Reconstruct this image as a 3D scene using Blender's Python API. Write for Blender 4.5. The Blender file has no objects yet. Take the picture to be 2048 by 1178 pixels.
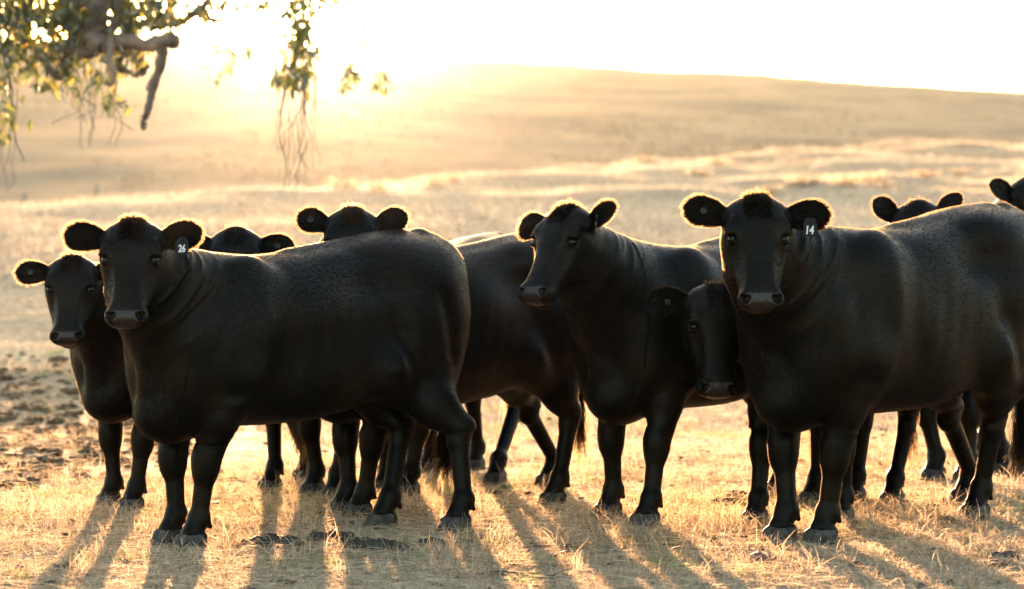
import bpy, math, time
import numpy as np
from mathutils import Vector, Matrix
T0 = time.time()
rad = math.radians
scene = bpy.context.scene
col = scene.collection

# ------------------------------------------------------------------ camera
F = 4836.0            # focal length in photo pixels (2048 wide)
CAMZ = 1.28
HY = 500.0            # photo row of the true horizon
cam = bpy.data.cameras.new("camera")
cam.sensor_width = 36.0
cam.lens = F / 2048 * 36
cam.clip_start = 0.1
cam.clip_end = 6000
cam.dof.use_dof = True
cam.dof.focus_distance = 10.7
cam.dof.aperture_fstop = 2.4
camo = bpy.data.objects.new("camera", cam)
camo.location = (0, 0, CAMZ)
camo.rotation_euler = (rad(90) - math.atan((589 - HY) / F), 0, 0)
col.objects.link(camo)
scene.camera = camo

# ------------------------------------------------------------------ sky, sun
SUN_AZ = (610 - 1024) / F         # left of the view axis
SUN_EL = rad(5.3)
world = bpy.data.worlds.new("World")
scene.world = world
world.use_nodes = True
wn = world.node_tree
sky = wn.nodes.new("ShaderNodeTexSky")
sky.sky_type = 'NISHITA'
sky.sun_disc = False
sky.sun_elevation = SUN_EL
sky.sun_rotation = SUN_AZ        # nishita: 0 = +Y, clockwise
sky.dust_density = 2.0
sky.air_density = 1.0
sky.ozone_density = 1.0
wn.links.new(sky.outputs[0], wn.nodes['Background'].inputs[0])
wn.nodes['Background'].inputs[1].default_value = 0.15

sun = bpy.data.lights.new("sun", 'SUN')
sun.energy = 4.6
sun.angle = rad(0.5)
sun.color = (1.0, 0.58, 0.31)
suno = bpy.data.objects.new("sun", sun)
sdir = Vector((math.sin(SUN_AZ) * math.cos(SUN_EL), math.cos(SUN_AZ) * math.cos(SUN_EL), math.sin(SUN_EL)))
suno.rotation_euler = sdir.to_track_quat('Z', 'Y').to_euler()
suno.location = (0, 0, 30)
col.objects.link(suno)

scene.view_settings.view_transform = 'Standard'
scene.view_settings.look = 'None'
scene.view_settings.gamma = 1
scene.view_settings.exposure = 3.2
scene.render.engine = 'CYCLES'
scene.cycles.use_denoising = True
scene.cycles.max_bounces = 8
scene.cycles.volume_bounces = 0
scene.cycles.transparent_max_bounces = 8
HAZE_DENSITY = 0.000015
HAZE_G = 0.945

def at(px, py, Y):
    """world point seen at photo pixel (px, py) at depth Y"""
    return np.array([(px - 1024) / F * Y, Y, CAMZ + (HY - py) / F * Y])
def gnd(px, py):
    Y = CAMZ * F / (py - HY)
    return np.array([(px - 1024) / F * Y, Y])

# ------------------------------------------------------------------ materials
def mat(name):
    m = bpy.data.materials.new(name); m.use_nodes = True
    nt = m.node_tree
    return m, nt, nt.nodes['Principled BSDF'], nt.nodes['Material Output']
def N(nt, t, **k):
    n = nt.nodes.new(t)
    for a, v in k.items():
        if a.startswith('i_'):
            key = a[2:]
            key = int(key) if key.isdigit() else key.replace('_', ' ')
            n.inputs[key].default_value = v
        else:
            setattr(n, a, v)
    return n
def ramp(nt, fac, stops):
    r = N(nt, 'ShaderNodeValToRGB')
    e = r.color_ramp.elements
    while len(e) < len(stops): e.new(0.5)
    for el, (p, c) in zip(e, stops):
        el.position = p; el.color = (*c, 1)
    nt.links.new(fac, r.inputs[0])
    return r

def coat_material():
    m, nt, b, o = mat("black_coat")
    b.inputs['Base Color'].default_value = (0.0014, 0.0013, 0.0011, 1)
    b.inputs['Roughness'].default_value = 0.48
    b.inputs['Specular IOR Level'].default_value = 0.11
    b.inputs['Specular Tint'].default_value = (1, .88, .72, 1)
    b.inputs['Sheen Weight'].default_value = 0.0
    b.inputs['Sheen Roughness'].default_value = 0.5
    b.inputs['Sheen Tint'].default_value = (1, .9, .8, 1)
    tc = N(nt, 'ShaderNodeTexCoord'); mp = N(nt, 'ShaderNodeMapping'); mp.inputs['Scale'].default_value = (22, 150, 100); mp.inputs['Rotation'].default_value = (0, rad(-28), 0)
    n = N(nt, 'ShaderNodeTexNoise', i_Scale=1.0, i_Detail=3.0)
    nt.links.new(tc.outputs['Object'], mp.inputs[0]); nt.links.new(mp.outputs[0], n.inputs['Vector'])
    bp = N(nt, 'ShaderNodeBump', i_Strength=0.10, i_Distance=0.002)
    nt.links.new(n.outputs[0], bp.inputs['Height']); nt.links.new(bp.outputs[0], b.inputs['Normal'])
    # sun-bleached brown and greyish dusty areas
    n2 = N(nt, 'ShaderNodeTexNoise', i_Scale=3.2, i_Detail=4.0)
    nt.links.new(tc.outputs['Object'], n2.inputs['Vector'])
    r_ = ramp(nt, n2.outputs[0], [(.38, (.0012, .0012, .0011)), (.54, (.0026, .0020, .0013)), (.70, (.0085, .0055, .0030))])
    nt.links.new(r_.outputs[0], b.inputs['Base Color'])
    return m
def fur_material():
    m, nt, b, o = mat("black_fur")
    nt.nodes.remove(b)
    df = N(nt, 'ShaderNodeBsdfDiffuse'); df.inputs[0].default_value = (.0014, .0013, .0011, 1)
    rf = N(nt, 'ShaderNodeBsdfHair', component='Reflection'); rf.inputs['Color'].default_value = (.0060, .0052, .0042, 1)
    rf.inputs['RoughnessU'].default_value = .35; rf.inputs['RoughnessV'].default_value = .8
    tr = N(nt, 'ShaderNodeBsdfHair', component='Transmission'); tr.inputs['Color'].default_value = (.075, .052, .030, 1)
    tr.inputs['RoughnessU'].default_value = .12; tr.inputs['RoughnessV'].default_value = .22
    a1 = N(nt, 'ShaderNodeAddShader'); a2 = N(nt, 'ShaderNodeAddShader')
    nt.links.new(df.outputs[0], a1.inputs[0]); nt.links.new(rf.outputs[0], a1.inputs[1])
    nt.links.new(a1.outputs[0], a2.inputs[0]); nt.links.new(tr.outputs[0], a2.inputs[1])
    nt.links.new(a2.outputs[0], o.inputs['Surface'])
    return m
def simple(name, c, rough=0.6, spec=0.5, coat=0.0, noise=None):
    m, nt, b, o = mat(name)
    b.inputs['Base Color'].default_value = (*c, 1)
    b.inputs['Roughness'].default_value = rough
    b.inputs['Specular IOR Level'].default_value = spec
    b.inputs['Coat Weight'].default_value = coat
    if noise:
        c2, sc, dist = noise
        tc = N(nt, 'ShaderNodeTexCoord')
        n = N(nt, 'ShaderNodeTexNoise', i_Scale=sc, i_Detail=5.0)
        nt.links.new(tc.outputs['Object'], n.inputs['Vector'])
        r = ramp(nt, n.outputs[0], [(0.35, c), (0.65, c2)])
        nt.links.new(r.outputs[0], b.inputs['Base Color'])
        bp = N(nt, 'ShaderNodeBump', i_Strength=0.8, i_Distance=dist)
        nt.links.new(n.outputs[0], bp.inputs['Height'])
        nt.links.new(bp.outputs[0], b.inputs['Normal'])
    return m
M_COAT = coat_material()
M_FUR = fur_material()
M_HOOF = simple("hoof_horn", (0.022, 0.019, 0.016), 0.6, 0.15, noise=((0.060, 0.050, 0.040), 25, 0.004))
M_NOSE = simple("muzzle_skin", (0.020, 0.011, 0.008), 0.34, 0.22, noise=((0.010, 0.006, 0.005), 90, 0.002))
M_EYE = simple("eye_surface", (0.004, 0.0025, 0.002), 0.10, 0.16, 0.0)
M_TAG = simple("black_tag_plastic", (0.007, 0.0075, 0.008), 0.5, 0.12)
M_WHITE = simple("white_tag_print", (0.55, 0.55, 0.53), 0.6, 0.2)
M_BUTTON = simple("grey_tag_button", (0.022, 0.022, 0.02), 0.45, 0.15)
COW_MATS = [M_COAT, M_HOOF, M_NOSE]

# ------------------------------------------------------------------ mesh helpers
def mesh_from(name, V, Fq, mats, smooth=True, midx=None):
    me = bpy.data.meshes.new(name)
    V = np.asarray(V, dtype=np.float32); Fq = np.asarray(Fq, dtype=np.int32)
    k = Fq.shape[1]
    me.vertices.add(len(V)); me.vertices.foreach_set('co', V.ravel())
    me.loops.add(Fq.size); me.loops.foreach_set('vertex_index', Fq.ravel())
    me.polygons.add(len(Fq))
    me.polygons.foreach_set('loop_start', np.arange(0, Fq.size, k, dtype=np.int32))
    me.polygons.foreach_set('loop_total', np.full(len(Fq), k, dtype=np.int32))
    me.polygons.foreach_set('use_smooth', np.full(len(Fq), smooth, dtype=bool))
    if midx is not None: me.polygons.foreach_set('material_index', np.asarray(midx, dtype=np.int32))
    for m in mats: me.materials.append(m)
    me.update(calc_edges=True); me.validate()
    return me
def link(name, data, parent=None, **props):
    o = bpy.data.objects.new(name, data); col.objects.link(o)
    if parent is not None: o.parent = parent
    for k, v in props.items(): o[k] = v
    return o
def hair_data(name, pts, radii, material):
    """pts (n, k, 3), radii (n, k)"""
    n, k, _ = pts.shape
    c = bpy.data.hair_curves.new(name)
    c.add_curves([k] * n)
    c.position_data.foreach_set('vector', np.ascontiguousarray(pts, dtype=np.float32).ravel())
    a = c.attributes.new('radius', 'FLOAT', 'POINT')
    a.data.foreach_set('value', np.ascontiguousarray(radii, dtype=np.float32).ravel())
    c.materials.append(material)
    return c
class MB:
    """collects verts/polys of mixed size for small meshes"""
    def __init__(s): s.v = []; s.f = []
    def add(s, V, Fc):
        b = len(s.v); s.v += [tuple(map(float, p)) for p in V]; s.f += [tuple(b + i for i in f) for f in Fc]
    def tube(s, P, R, n=8, cap=True):
        P = [Vector([float(c) for c in p]) for p in P]; rings = []
        up = Vector((0.3, 0.2, 1)).normalized(); prev = None
        for i, p in enumerate(P):
            t = (P[min(i + 1, len(P) - 1)] - P[max(i - 1, 0)])
            if t.length < 1e-9: t = Vector((0, 0, 1))
            t.normalize()
            a = (prev if prev else up).cross(t)
            if a.length < 1e-4: a = Vector((1, 0, 0)).cross(t)
            a.normalize(); b = t.cross(a)
            prev = b.copy() if False else (prev if prev else up)
            rings.append([p + float(R[i]) * (math.cos(6.28318 * j / n) * a + math.sin(6.28318 * j / n) * b) for j in range(n)])
        V = [v for r in rings for v in r]
        Fc = [(i * n + j, i * n + (j + 1) % n, (i + 1) * n + (j + 1) % n, (i + 1) * n + j) for i in range(len(P) - 1) for j in range(n)]
        if cap: Fc += [tuple(reversed(range(n))), tuple((len(P) - 1) * n + j for j in range(n))]
        s.add(V, Fc)
    def data(s, name, mats, smooth=True):
        me = bpy.data.meshes.new(name); me.from_pydata(s.v, [], s.f)
        for m in mats: me.materials.append(m)
        me.polygons.foreach_set('use_smooth', [smooth] * len(me.polygons)); me.update()
        return me

# ------------------------------------------------------------------ implicit surfaces
def nrm(v):
    v = np.asarray(v, float); return v / np.linalg.norm(v)
def smin(a, b, k):
    h = np.clip(0.5 + 0.5 * (a - b) / k, 0, 1)       # 1 -> b
    return a + (b - a) * h - k * h * (1 - h)
def smax(a, b, k): return -smin(-a, -b, k)
class Cap:
    def __init__(s, a, b, ra, rb, k=0.05, lat=None, ls=1.0, sub=False):
        s.a = np.asarray(a, float); s.b = np.asarray(b, float); s.ra, s.rb, s.k, s.ls, s.sub = ra, rb, k, ls, sub
        s.lat = None if lat is None else nrm(lat)
        m = max(ra, rb) + k + 0.02
        s.lo = np.minimum(s.a, s.b) - m; s.hi = np.maximum(s.a, s.b) + m
    def f(s, P):
        ab = s.b - s.a; q = P - s.a
        t = np.clip(q @ ab / max(ab @ ab, 1e-9), 0, 1)
        v = q - t[:, None] * ab
        r = s.ra + (s.rb - s.ra) * t
        if s.lat is None: return np.sqrt((v * v).sum(1)) - r
        l = v @ s.lat
        v = v + ((s.ls - 1) * l)[:, None] * s.lat
        k0 = np.sqrt((v * v).sum(1)); w = v + ((s.ls - 1) * (v @ s.lat))[:, None] * s.lat
        g = np.sqrt((w * w).sum(1)) / np.maximum(k0, 1e-6)
        return (k0 - r) / np.maximum(g, 0.3)
class Ell:
    def __init__(s, c, r, k=0.05, axes=None, sub=False):
        s.c = np.asarray(c, float); s.r = np.asarray(r, float); s.k = k; s.sub = sub
        s.A = np.eye(3) if axes is None else np.array([nrm(a) for a in axes])
        m = s.r.max() + k + 0.02
        s.lo = s.c - m; s.hi = s.c + m
    def f(s, P):
        q = (P - s.c) @ s.A.T
        k0 = np.sqrt(((q / s.r) ** 2).sum(1)); k1 = np.sqrt(((q / s.r ** 2) ** 2).sum(1))
        return k0 * (k0 - 1) / np.maximum(k1, 1e-6)
class Loft:
    """sections along axis s of a frame (o, axis, lateral, normal)"""
    def __init__(s, o, ax, la, no, st, top, bot, hw, p=2.3, k=0.06, endk=0.1, egg=0.0, ends=None):
        s.o = np.asarray(o, float); s.ax, s.la, s.no = nrm(ax), nrm(la), nrm(no)
        xs = np.asarray(st, float)
        t = np.linspace(xs[0], xs[-1], 200)
        s.t = t
        def sm(y):
            v = np.interp(t, xs, np.asarray(y, float)); kk = np.hanning(15); kk /= kk.sum()
            return np.convolve(np.pad(v, 7, 'edge'), kk, 'valid')
        s.top, s.bot, s.hw = sm(top), sm(bot), sm(hw)
        s.p = p; s.k = k; s.endk = endk; s.egg = egg; s.sub = False
        s.ends = ends or (xs[0], xs[-1])
        c = [s.o + a * s.ax + n * s.no + l * s.la for a in s.ends for n in (max(top), min(bot)) for l in (max(hw), -max(hw))]
        s.lo = np.min(c, 0) - 0.12; s.hi = np.max(c, 0) + 0.12
    def f(s, P):
        q = P - s.o; a = q @ s.ax; l = q @ s.la; n = q @ s.no
        top = np.interp(a, s.t, s.top); bot = np.interp(a, s.t, s.bot); hw = np.interp(a, s.t, s.hw)
        c = (top + bot) / 2; hh = (top - bot) / 2
        z = (n - c) / hh
        w = hw * (1 - s.egg * np.clip(z, -1.2, 1.2))
        y = np.abs(l) / w
        r = (y ** s.p + np.abs(z) ** s.p) ** (1 / s.p)
        k0 = np.sqrt(y * y + z * z) + 1e-6; k1 = np.sqrt((y / w) ** 2 + (z / hh) ** 2) + 1e-6
        d = (r - 1) * k0 / k1
        e = np.maximum(a - s.ends[1], s.ends[0] - a)
        return smax(d, e, s.endk)
def field(P, prims):
    d = np.full(len(P), 0.5)
    for p in prims:
        m = np.nonzero(np.all((P > p.lo) & (P < p.hi), axis=1))[0]
        if not len(m): continue
        v = p.f(P[m])
        d[m] = smax(d[m], -v, p.k) if p.sub else smin(d[m], v, p.k)
    return d
def surface_nets(prims, h):
    lo = np.min([p.lo for p in prims if not p.sub], 0); hi = np.max([p.hi for p in prims if not p.sub], 0)
    lo[2] = -0.03
    B = 4
    nb = np.ceil((hi - lo) / (h * B)).astype(int) + 1
    gx = [lo[i] + np.arange(nb[i] + 1) * h * B for i in range(3)]
    G = np.stack(np.meshgrid(*gx, indexing='ij'), -1).reshape(-1, 3)
    fc = field(G, prims)
    fc = np.maximum(fc, -G[:, 2] - 0.0)
    fc = fc.reshape(nb + 1)
    c8 = np.stack([fc[i:i + nb[0], j:j + nb[1], k:k + nb[2]] for i in (0, 1) for j in (0, 1) for k in (0, 1)], -1)
    act = (np.abs(c8).min(-1) < h * B * 1.1) | ((c8.min(-1) < 0) & (c8.max(-1) > 0))
    n = nb * B + 1
    Vf = np.repeat(np.repeat(np.repeat(np.where(c8.mean(-1) < 0, -1., 1.), B, 0), B, 1), B, 2).astype(np.float32)
    Vf = np.pad(Vf, ((0, 1),) * 3, constant_values=1.0)
    mask = np.zeros(n, bool)
    am = np.repeat(np.repeat(np.repeat(act, B, 0), B, 1), B, 2)
    for i in (0, 1):
        for j in (0, 1):
            for k in (0, 1):
                mask[i:i + n[0] - 1, j:j + n[1] - 1, k:k + n[2] - 1] |= am
    I = np.argwhere(mask)
    for c in range(0, len(I), 400000):
        J = I[c:c + 400000]
        P = lo + J * h
        v = np.maximum(field(P, prims), -P[:, 2])
        Vf[J[:, 0], J[:, 1], J[:, 2]] = v
    S = Vf < 0
    C = n - 1
    cnt = np.zeros(C, np.int8)
    for i in (0, 1):
        for j in (0, 1):
            for k in (0, 1):
                cnt += S[i:i + C[0], j:j + C[1], k:k + C[2]]
    A = np.argwhere((cnt > 0) & (cnt < 8))
    idx = np.full(C, -1, np.int32); idx[A[:, 0], A[:, 1], A[:, 2]] = np.arange(len(A))
    acc = np.zeros((len(A), 3)); num = np.zeros(len(A))
    cor = [(i, j, k) for i in (0, 1) for j in (0, 1) for k in (0, 1)]
    vals = {c: Vf[A[:, 0] + c[0], A[:, 1] + c[1], A[:, 2] + c[2]] for c in cor}
    for c in cor:
        for ax in range(3):
            if c[ax] == 0:
                e = list(c); e[ax] = 1; e = tuple(e)
                a, b = vals[c], vals[e]
                m = (a < 0) != (b < 0)
                t = np.where(m, a / np.where(m, a - b, 1), 0)
                p = np.tile(np.array(c, float), (len(A), 1)); p[:, ax] += t
                acc[m] += p[m]; num[m] += 1
    V = lo + (A + acc / num[:, None]) * h
    quads = []
    for ax in range(3):
        u, w = (ax + 1) % 3, (ax + 2) % 3
        s0 = [slice(1, C[i]) for i in range(3)]; s0[ax] = slice(0, C[ax])
        s1 = list(s0); s1[ax] = slice(1, C[ax] + 1)
        a = S[tuple(s0)]; b = S[tuple(s1)]
        E_ = np.argwhere(a != b)
        inside = a[E_[:, 0], E_[:, 1], E_[:, 2]]
        base = E_ + 1; base[:, ax] -= 1
        def g(du, dw):
            q = base.copy(); q[:, u] += du; q[:, w] += dw
            return idx[q[:, 0], q[:, 1], q[:, 2]]
        q = np.stack([g(-1, -1), g(0, -1), g(0, 0), g(-1, 0)], 1)
        q[~inside] = q[~inside][:, ::-1]
        quads.append(q)
    Q = np.concatenate(quads); Q = Q[(Q >= 0).all(1)]
    return V, Q

# ------------------------------------------------------------------ the cattle
TX = [-.90, -.82, -.72, -.58, -.42, -.20, 0, .20, .40, .55, .68, .80, .9]
TT = [1.30, 1.34, 1.358, 1.365, 1.350, 1.305, 1.270, 1.255, 1.262, 1.24, 1.16, 1.03, .95]
TB = [.98, .86, .76, .70, .60, .54, .51, .505, .51, .49, .49, .54, .62]
TW = [.175, .210, .232, .25, .268, .295, .308, .30, .27, .245, .21, .155, .11]
HS = [-.04, .03, .08, .14, .19, .25, .31, .37, .42, .47, .53]
HT = [.005, .045, .058, .060, .052, .040, .032, .028, .026, .016, -.005]
HB = [-.13, -.18, -.20, -.215, -.205, -.175, -.145, -.12, -.11, -.105, -.095]
HWD = [.096, .122, .131, .138, .128, .102, .084, .077, .081, .087, .076]
rng = np.random.default_rng(7)

def bez(p0, p1, p2, n):
    t = np.linspace(0, 1, n)[:, None]
    return (1 - t) ** 2 * p0 + 2 * t * (1 - t) * p1 + t * t * p2

def make_cow(label, feet, a, poll, yaw, pitch, roll=0.0, s=1.0, h=0.009, hairs=90000, head=1.0,
             ears=((0, 0, 0), (0, 0, 0)), tag=None, button=None, off=(0, 0), torso_dz=0.0, girth=1.0, fat=1.0, group=None, tailside=0.0, lx=1.0):
    """feet: LF, RF, LH, RH as photo pixels or None; a: heading angle (deg) towards the camera from image-left."""
    t0 = time.time()
    if globals().get('ONLY') and not any(k in label for k in ONLY): return None
    ar = rad(a)
    hd = np.array([-math.cos(ar), -math.sin(ar)])
    lf = np.array([math.sin(ar), -math.cos(ar)])
    W = [None if f is None else gnd(*f) for f in feet]
    fr = [w for w in W[:2] if w is not None]
    fm = np.mean(fr, 0)
    root = fm - hd * 0.60 * s + hd * off[0] + lf * off[1]
    R3 = np.array([[hd[0], lf[0], 0], [hd[1], lf[1], 0], [0, 0, 1]])    # local -> world
    def loc(w): return R3.T @ (np.asarray(w, float) - np.array([root[0], root[1], 0]))
    def loc2(w):
        v = loc([w[0], w[1], 0]) / s; xx_ = v[0] if v[0] > .3 else .3 + (v[0] - .3) / lx
        return xx_, v[1]
    nominal = [(.60, .17), (.60, -.17), (-.62, .16), (-.62, -.16)]
    ft = [nominal[i] if W[i] is None else loc2(W[i]) for i in range(4)]
    # head frame (local, in units of s)
    yw, pt, rl = rad(yaw), rad(pitch), rad(roll)
    fwd = np.array([math.sin(yw), -math.cos(yw), 0]); up = np.array([0, 0, 1.0]); left = np.array([math.cos(yw), math.sin(yw), 0])
    up2 = up * math.cos(rl) + left * math.sin(rl); left2 = left * math.cos(rl) - up * math.sin(rl)
    d = math.sin(pt) * fwd - math.cos(pt) * up2
    n = math.cos(pt) * fwd + math.sin(pt) * up2
    D, L, NN = (R3.T @ v for v in (d, left2, n))
    po = loc(at(*poll)) / s
    hs = head / s
    def hp(x, l, z): return po + hs * (x * D + 1.07 * l * L + z * NN)
    P = []
    P.append(Loft((0, 0, torso_dz), (1, 0, 0), (0, 1, 0), (0, 0, 1), TX, TT, TB, [w * girth for w in TW], p=2.65, endk=.075, egg=.08, ends=(-.86, .76)))
    for sd in (1, -1):
        P.append(Ell((.42, sd * .185, .98), (.17, .11, .27), .10, axes=((.95, 0, .3), (0, 1, 0), (-.3, 0, .95))))     # shoulder
        P.append(Ell((.60, sd * .155, .80), (.13, .11, .16), .08))
        P.append(Ell((-.60, sd * .150, 1.00), (.23, .125, .28), .09, axes=((.9, 0, .35), (0, 1, 0), (-.35, 0, .9))))   # thigh
        P.append(Ell((-.64, sd * .150, .80), (.165, .105, .22), .08))
        P.append(Ell((-.44, sd * .13, 1.23), (.12, .09, .06), .12))  # hook bone
        P.append(Ell((-.82, sd * .095, 1.17), (.05, .045, .05), .08))  # pin bone
        P.append(Ell((-.36, sd * .26, .72), (.11, .05, .10), .09))
    P.append(Ell((.645, 0, .580), (.155, .10, .130), .08))                 # brisket
    P.append(Cap((-.6, 0, 1.33), (.0, 0, 1.245), .025, .02, .08))
    # tail
    ts = tailside
    P.append(Cap((-.72, 0, 1.335), (-.885, 0, 1.27), .045, .034, .05))
    P.append(Cap((-.885, 0, 1.26), (-.915, ts * .3, 1.05), .032, .024, .03))
    P.append(Cap((-.915, ts * .3, 1.05), (-.90, ts, .72), .024, .017, .012))
    P.append(Cap((-.90, ts, .72), (-.88, ts, .46), .017, .013, .01))
    # front legs
    for i, sd in ((0, 1), (1, -1)):
        fx, fy = ft[i]
        el = np.array([.45 + .1 * (fx - .6), sd * .185, .74]); sh = np.array([.62, sd * .165, .93])
        fet = np.array([fx - .045, fy, .125]); kn = el + (fet - el) * .64 + np.array([.025, 0, 0])
        kn[2] = .365
        P.append(Cap(sh, el, .12, .105, .08, (0, 1, 0), 1.15))
        md = (el * .5 + kn * .5) + np.array([.01, 0, 0])
        P.append(Cap(el, md, .115 * fat, .086 * fat, .07, (0, 1, 0), 1.15))
        P.append(Cap(md, kn, .086 * fat, .060 * fat, .03, (0, 1, 0), 1.1))
        P.append(Cap(kn + (0.008, 0, .025), kn + (.008, 0, -.035), .057 * fat, .053 * fat, .025))
        P.append(Cap(kn, fet, .044 * fat, .038 * fat, .03))
        P.append(Ell(fet, (.046, .047, .042), .025))
        hf = np.array([fx, fy, 0.])
        P.append(Cap(fet, hf + (-.005, 0, .062), .042, .046, .02))
        hoof(P, hf)
    for i, sd in ((2, 1), (3, -1)):
        fx, fy = ft[i]
        st = np.array([-.43, sd * .18, .70])
        fet = np.array([fx - .05, fy, .135]); lean = fx + .62
        hk = np.array([-.685 + .45 * lean, fy * .75 + sd * .04, .450])
        P.append(Cap((-.52, sd * .16, .92), st, .17, .125, .08, (0, 1, 0), 1.3))
        P.append(Cap((-.68, sd * .15, .95), (-.655 + .3 * lean, sd * .16, .66), .155, .115, .08, (0, 1, 0), 1.35))
        g = st * .38 + hk * .62 + np.array([-.01, 0, .01])
        P.append(Cap(st + (-.03, 0, 0), g, .135, .098, .06, (0, 1, 0), 1.4))
        P.append(Cap(np.array([-.74, sd * .15, .86]), g + (.0, 0, .03), .095, .070, .06, (0, 1, 0), 1.3))
        P.append(Cap(g, hk + (.02, 0, .02), .094, .060, .04, (0, 1, 0), 1.3))
        P.append(Cap(g + (-.03, 0, .03), hk + (-.030, 0, .04), .030, .022, .03))      # achilles cord
        P.append(Cap(hk + (-.012, 0, .01), hk + (.015, 0, -.05), .058, .054, .02, (0, 1, 0), 1.2))
        P.append(Cap(hk + (.01, 0, -.04), fet, .047, .038, .02, (0, 1, 0), 1.1))
        P.append(Ell(fet, (.047, .046, .044), .025))
        hf = np.array([fx, fy, 0.])
        P.append(Cap(fet, hf + (-.005, 0, .062), .042, .046, .02))
        hoof(P, hf)
    # neck
    c0 = np.array([.42, 0, 1.04]); pk = hp(.09, 0, -.10)
    ctl = np.array([.74, 0, 1.10 + .25 * (po[2] - 1.35)]) + .25 * (pk - np.array([.9, 0, 1.3])) * [1, 1, 0]
    ch = bez(c0, ctl, pk, 6); rr = np.array([.19, .185, .17, .15, .125, .10])
    for i in range(5): P.append(Cap(ch[i], ch[i + 1], rr[i], rr[i + 1], .07))
    b0 = np.array([.60, 0, .82]); th = hp(.17, 0, -.17)
    ch2 = bez(b0, np.array([.77, 0, .98]) * .65 + .35 * th, th, 5); r2 = np.array([.195, .155, .12, .098, .075])
    for i in range(4): P.append(Cap(ch2[i], ch2[i + 1], r2[i], r2[i + 1], .07))
    chm = (bez(np.array([.5, 0, .95]), (ctl + np.array([.86, 0, .98])) / 2, (pk + th) / 2, 5)); r3 = [.21, .18, .15, .125, .105]
    for i in range(4): P.append(Cap(chm[i], chm[i + 1], r3[i], r3[i + 1], .08))
    # dewlap
    b1 = np.array([.725, 0, .575]); dl = bez(b1, np.array([.72, 0, .86]) * .70 + .30 * th, hp(.20, 0, -.20), 6); r4 = [.080, .055, .042, .038, .038, .036]
    for i in range(5): P.append(Cap(dl[i], dl[i + 1], r4[i], r4[i + 1], .05))
    # head
    sc = lambda A_: [v * hs for v in A_]
    P.append(Loft(po, D, L, NN, sc(HS), sc(HT), sc(HB), [v * hs * 1.07 for v in HWD], p=2.5, endk=.05 * hs, egg=-.06, k=.03 * hs, ends=(-.02 * hs, .492 * hs)))
    AX = (D, L, NN)
    P.append(Ell(hp(.003, 0, -.03), np.array([.036, .050, .06]) * hs, .05 * hs, AX))                 # poll knob
    for sd in (1, -1):
        P.append(Ell(hp(.142, sd * .098, .020), np.array([.045, .028, .022]) * hs, .03 * hs, AX))    # brow
        P.append(Ell(hp(.20, sd * .085, -.12), np.array([.10, .030, .08]) * hs, .05 * hs, AX))       # cheek
        P.append(Ell(hp(.062, sd * .112, -.035), np.array([.034, .034, .032]) * hs, .03 * hs, AX))   # ear root
        P.append(Ell(hp(.285, sd * .070, -.055), np.array([.07, .018, .03]) * hs, .04 * hs, AX))     # cheek ridge
        P.append(Ell(hp(.186, sd * .113, .018), np.array([.034, .026, .026]) * hs, .012 * hs, AX, sub=True))  # socket
        P.append(Ell(hp(.166, sd * .106, .022), np.array([.012, .030, .016]) * hs, .008 * hs, AX))   # upper lid
        P.append(Ell(hp(.205, sd * .106, .008), np.array([.008, .022, .018]) * hs, .008 * hs, AX))   # lower lid
        P.append(Ell(hp(.455, sd * .060, -.012), np.array([.040, .030, .035]) * hs, .02 * hs, AX))  # nostril wing
        v1 = D * .55 + L * sd * .45 - NN * .2
        P.append(Ell(hp(.468, sd * .056, .006), np.array([.022, .015, .026]) * hs, .006 * hs, (v1, np.cross(nrm(v1), NN), NN), sub=True))
        P.append(Cap(hp(.455, sd * .072, .012), hp(.435, sd * .076, -.015), .006 * hs, .004 * hs, .008 * hs, sub=True))
    for sd in (1, -1): P.append(Ell(hp(.315, sd * .096, .016), np.array([.080, .020, .030]) * hs, .045 * hs, AX, sub=True))   # hollow beside the nose bridge
    P.append(Ell(hp(.470, 0, -.035), np.array([.030, .070, .042]) * hs, .02 * hs, AX))              # upper lip pad
    P.append(Ell(hp(.462, 0, -.088), np.array([.034, .048, .030]) * hs, .012 * hs, AX))             # chin
    for sd in (1, -1):
        P.append(Cap(hp(.508, 0, -.066), hp(.475, sd * .075, -.078), .0045 * hs, .0045 * hs, .006 * hs, sub=True))
        P.append(Cap(hp(.475, sd * .075, -.078), hp(.42, sd * .092, -.075), .0045 * hs, .003 * hs, .006 * hs, sub=True))
    V, Q = surface_nets(P, h)
    # muscle and bone relief on the trunk
    rs = np.random.default_rng(abs(hash_(label)) % 99999)
    X_, Y_, Z_ = V[:, 0], np.abs(V[:, 1]), V[:, 2]
    sgn = np.sign(V[:, 1])
    g2 = lambda x0, z0, rx, rz: np.exp(-((X_ - x0) / rx) ** 2 - ((Z_ - z0) / rz) ** 2)
    dsp = -.026 * g2(-.24, 1.12, .13, .09)                                     # hollow below the loin
    dsp += -.010 * np.exp(-((X_ - .225 - .10 * (Z_ - .9)) / .065) ** 2) * np.clip((Z_ - .62) / .15, 0, 1) * np.clip((1.16 - Z_) / .3, 0, 1)   # behind the shoulder
    dsp += .012 * g2(.36, .88, .06, .22)                                       # triceps
    dsp += -.008 * np.exp(-((X_ - .57 + .25 * (Z_ - .95)) / .045) ** 2) * np.clip((Z_ - .75) / .1, 0, 1) * np.clip((1.2 - Z_) / .1, 0, 1)     # before the shoulder blade
    dsp += -.014 * np.exp(-((X_ + .40 - .35 * (Z_ - .85)) / .055) ** 2) * np.clip((Z_ - .60) / .08, 0, 1) * np.clip((1.05 - Z_) / .15, 0, 1) # flank fold
    dsp += .014 * g2(-.34, .74, .06, .07)
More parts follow.
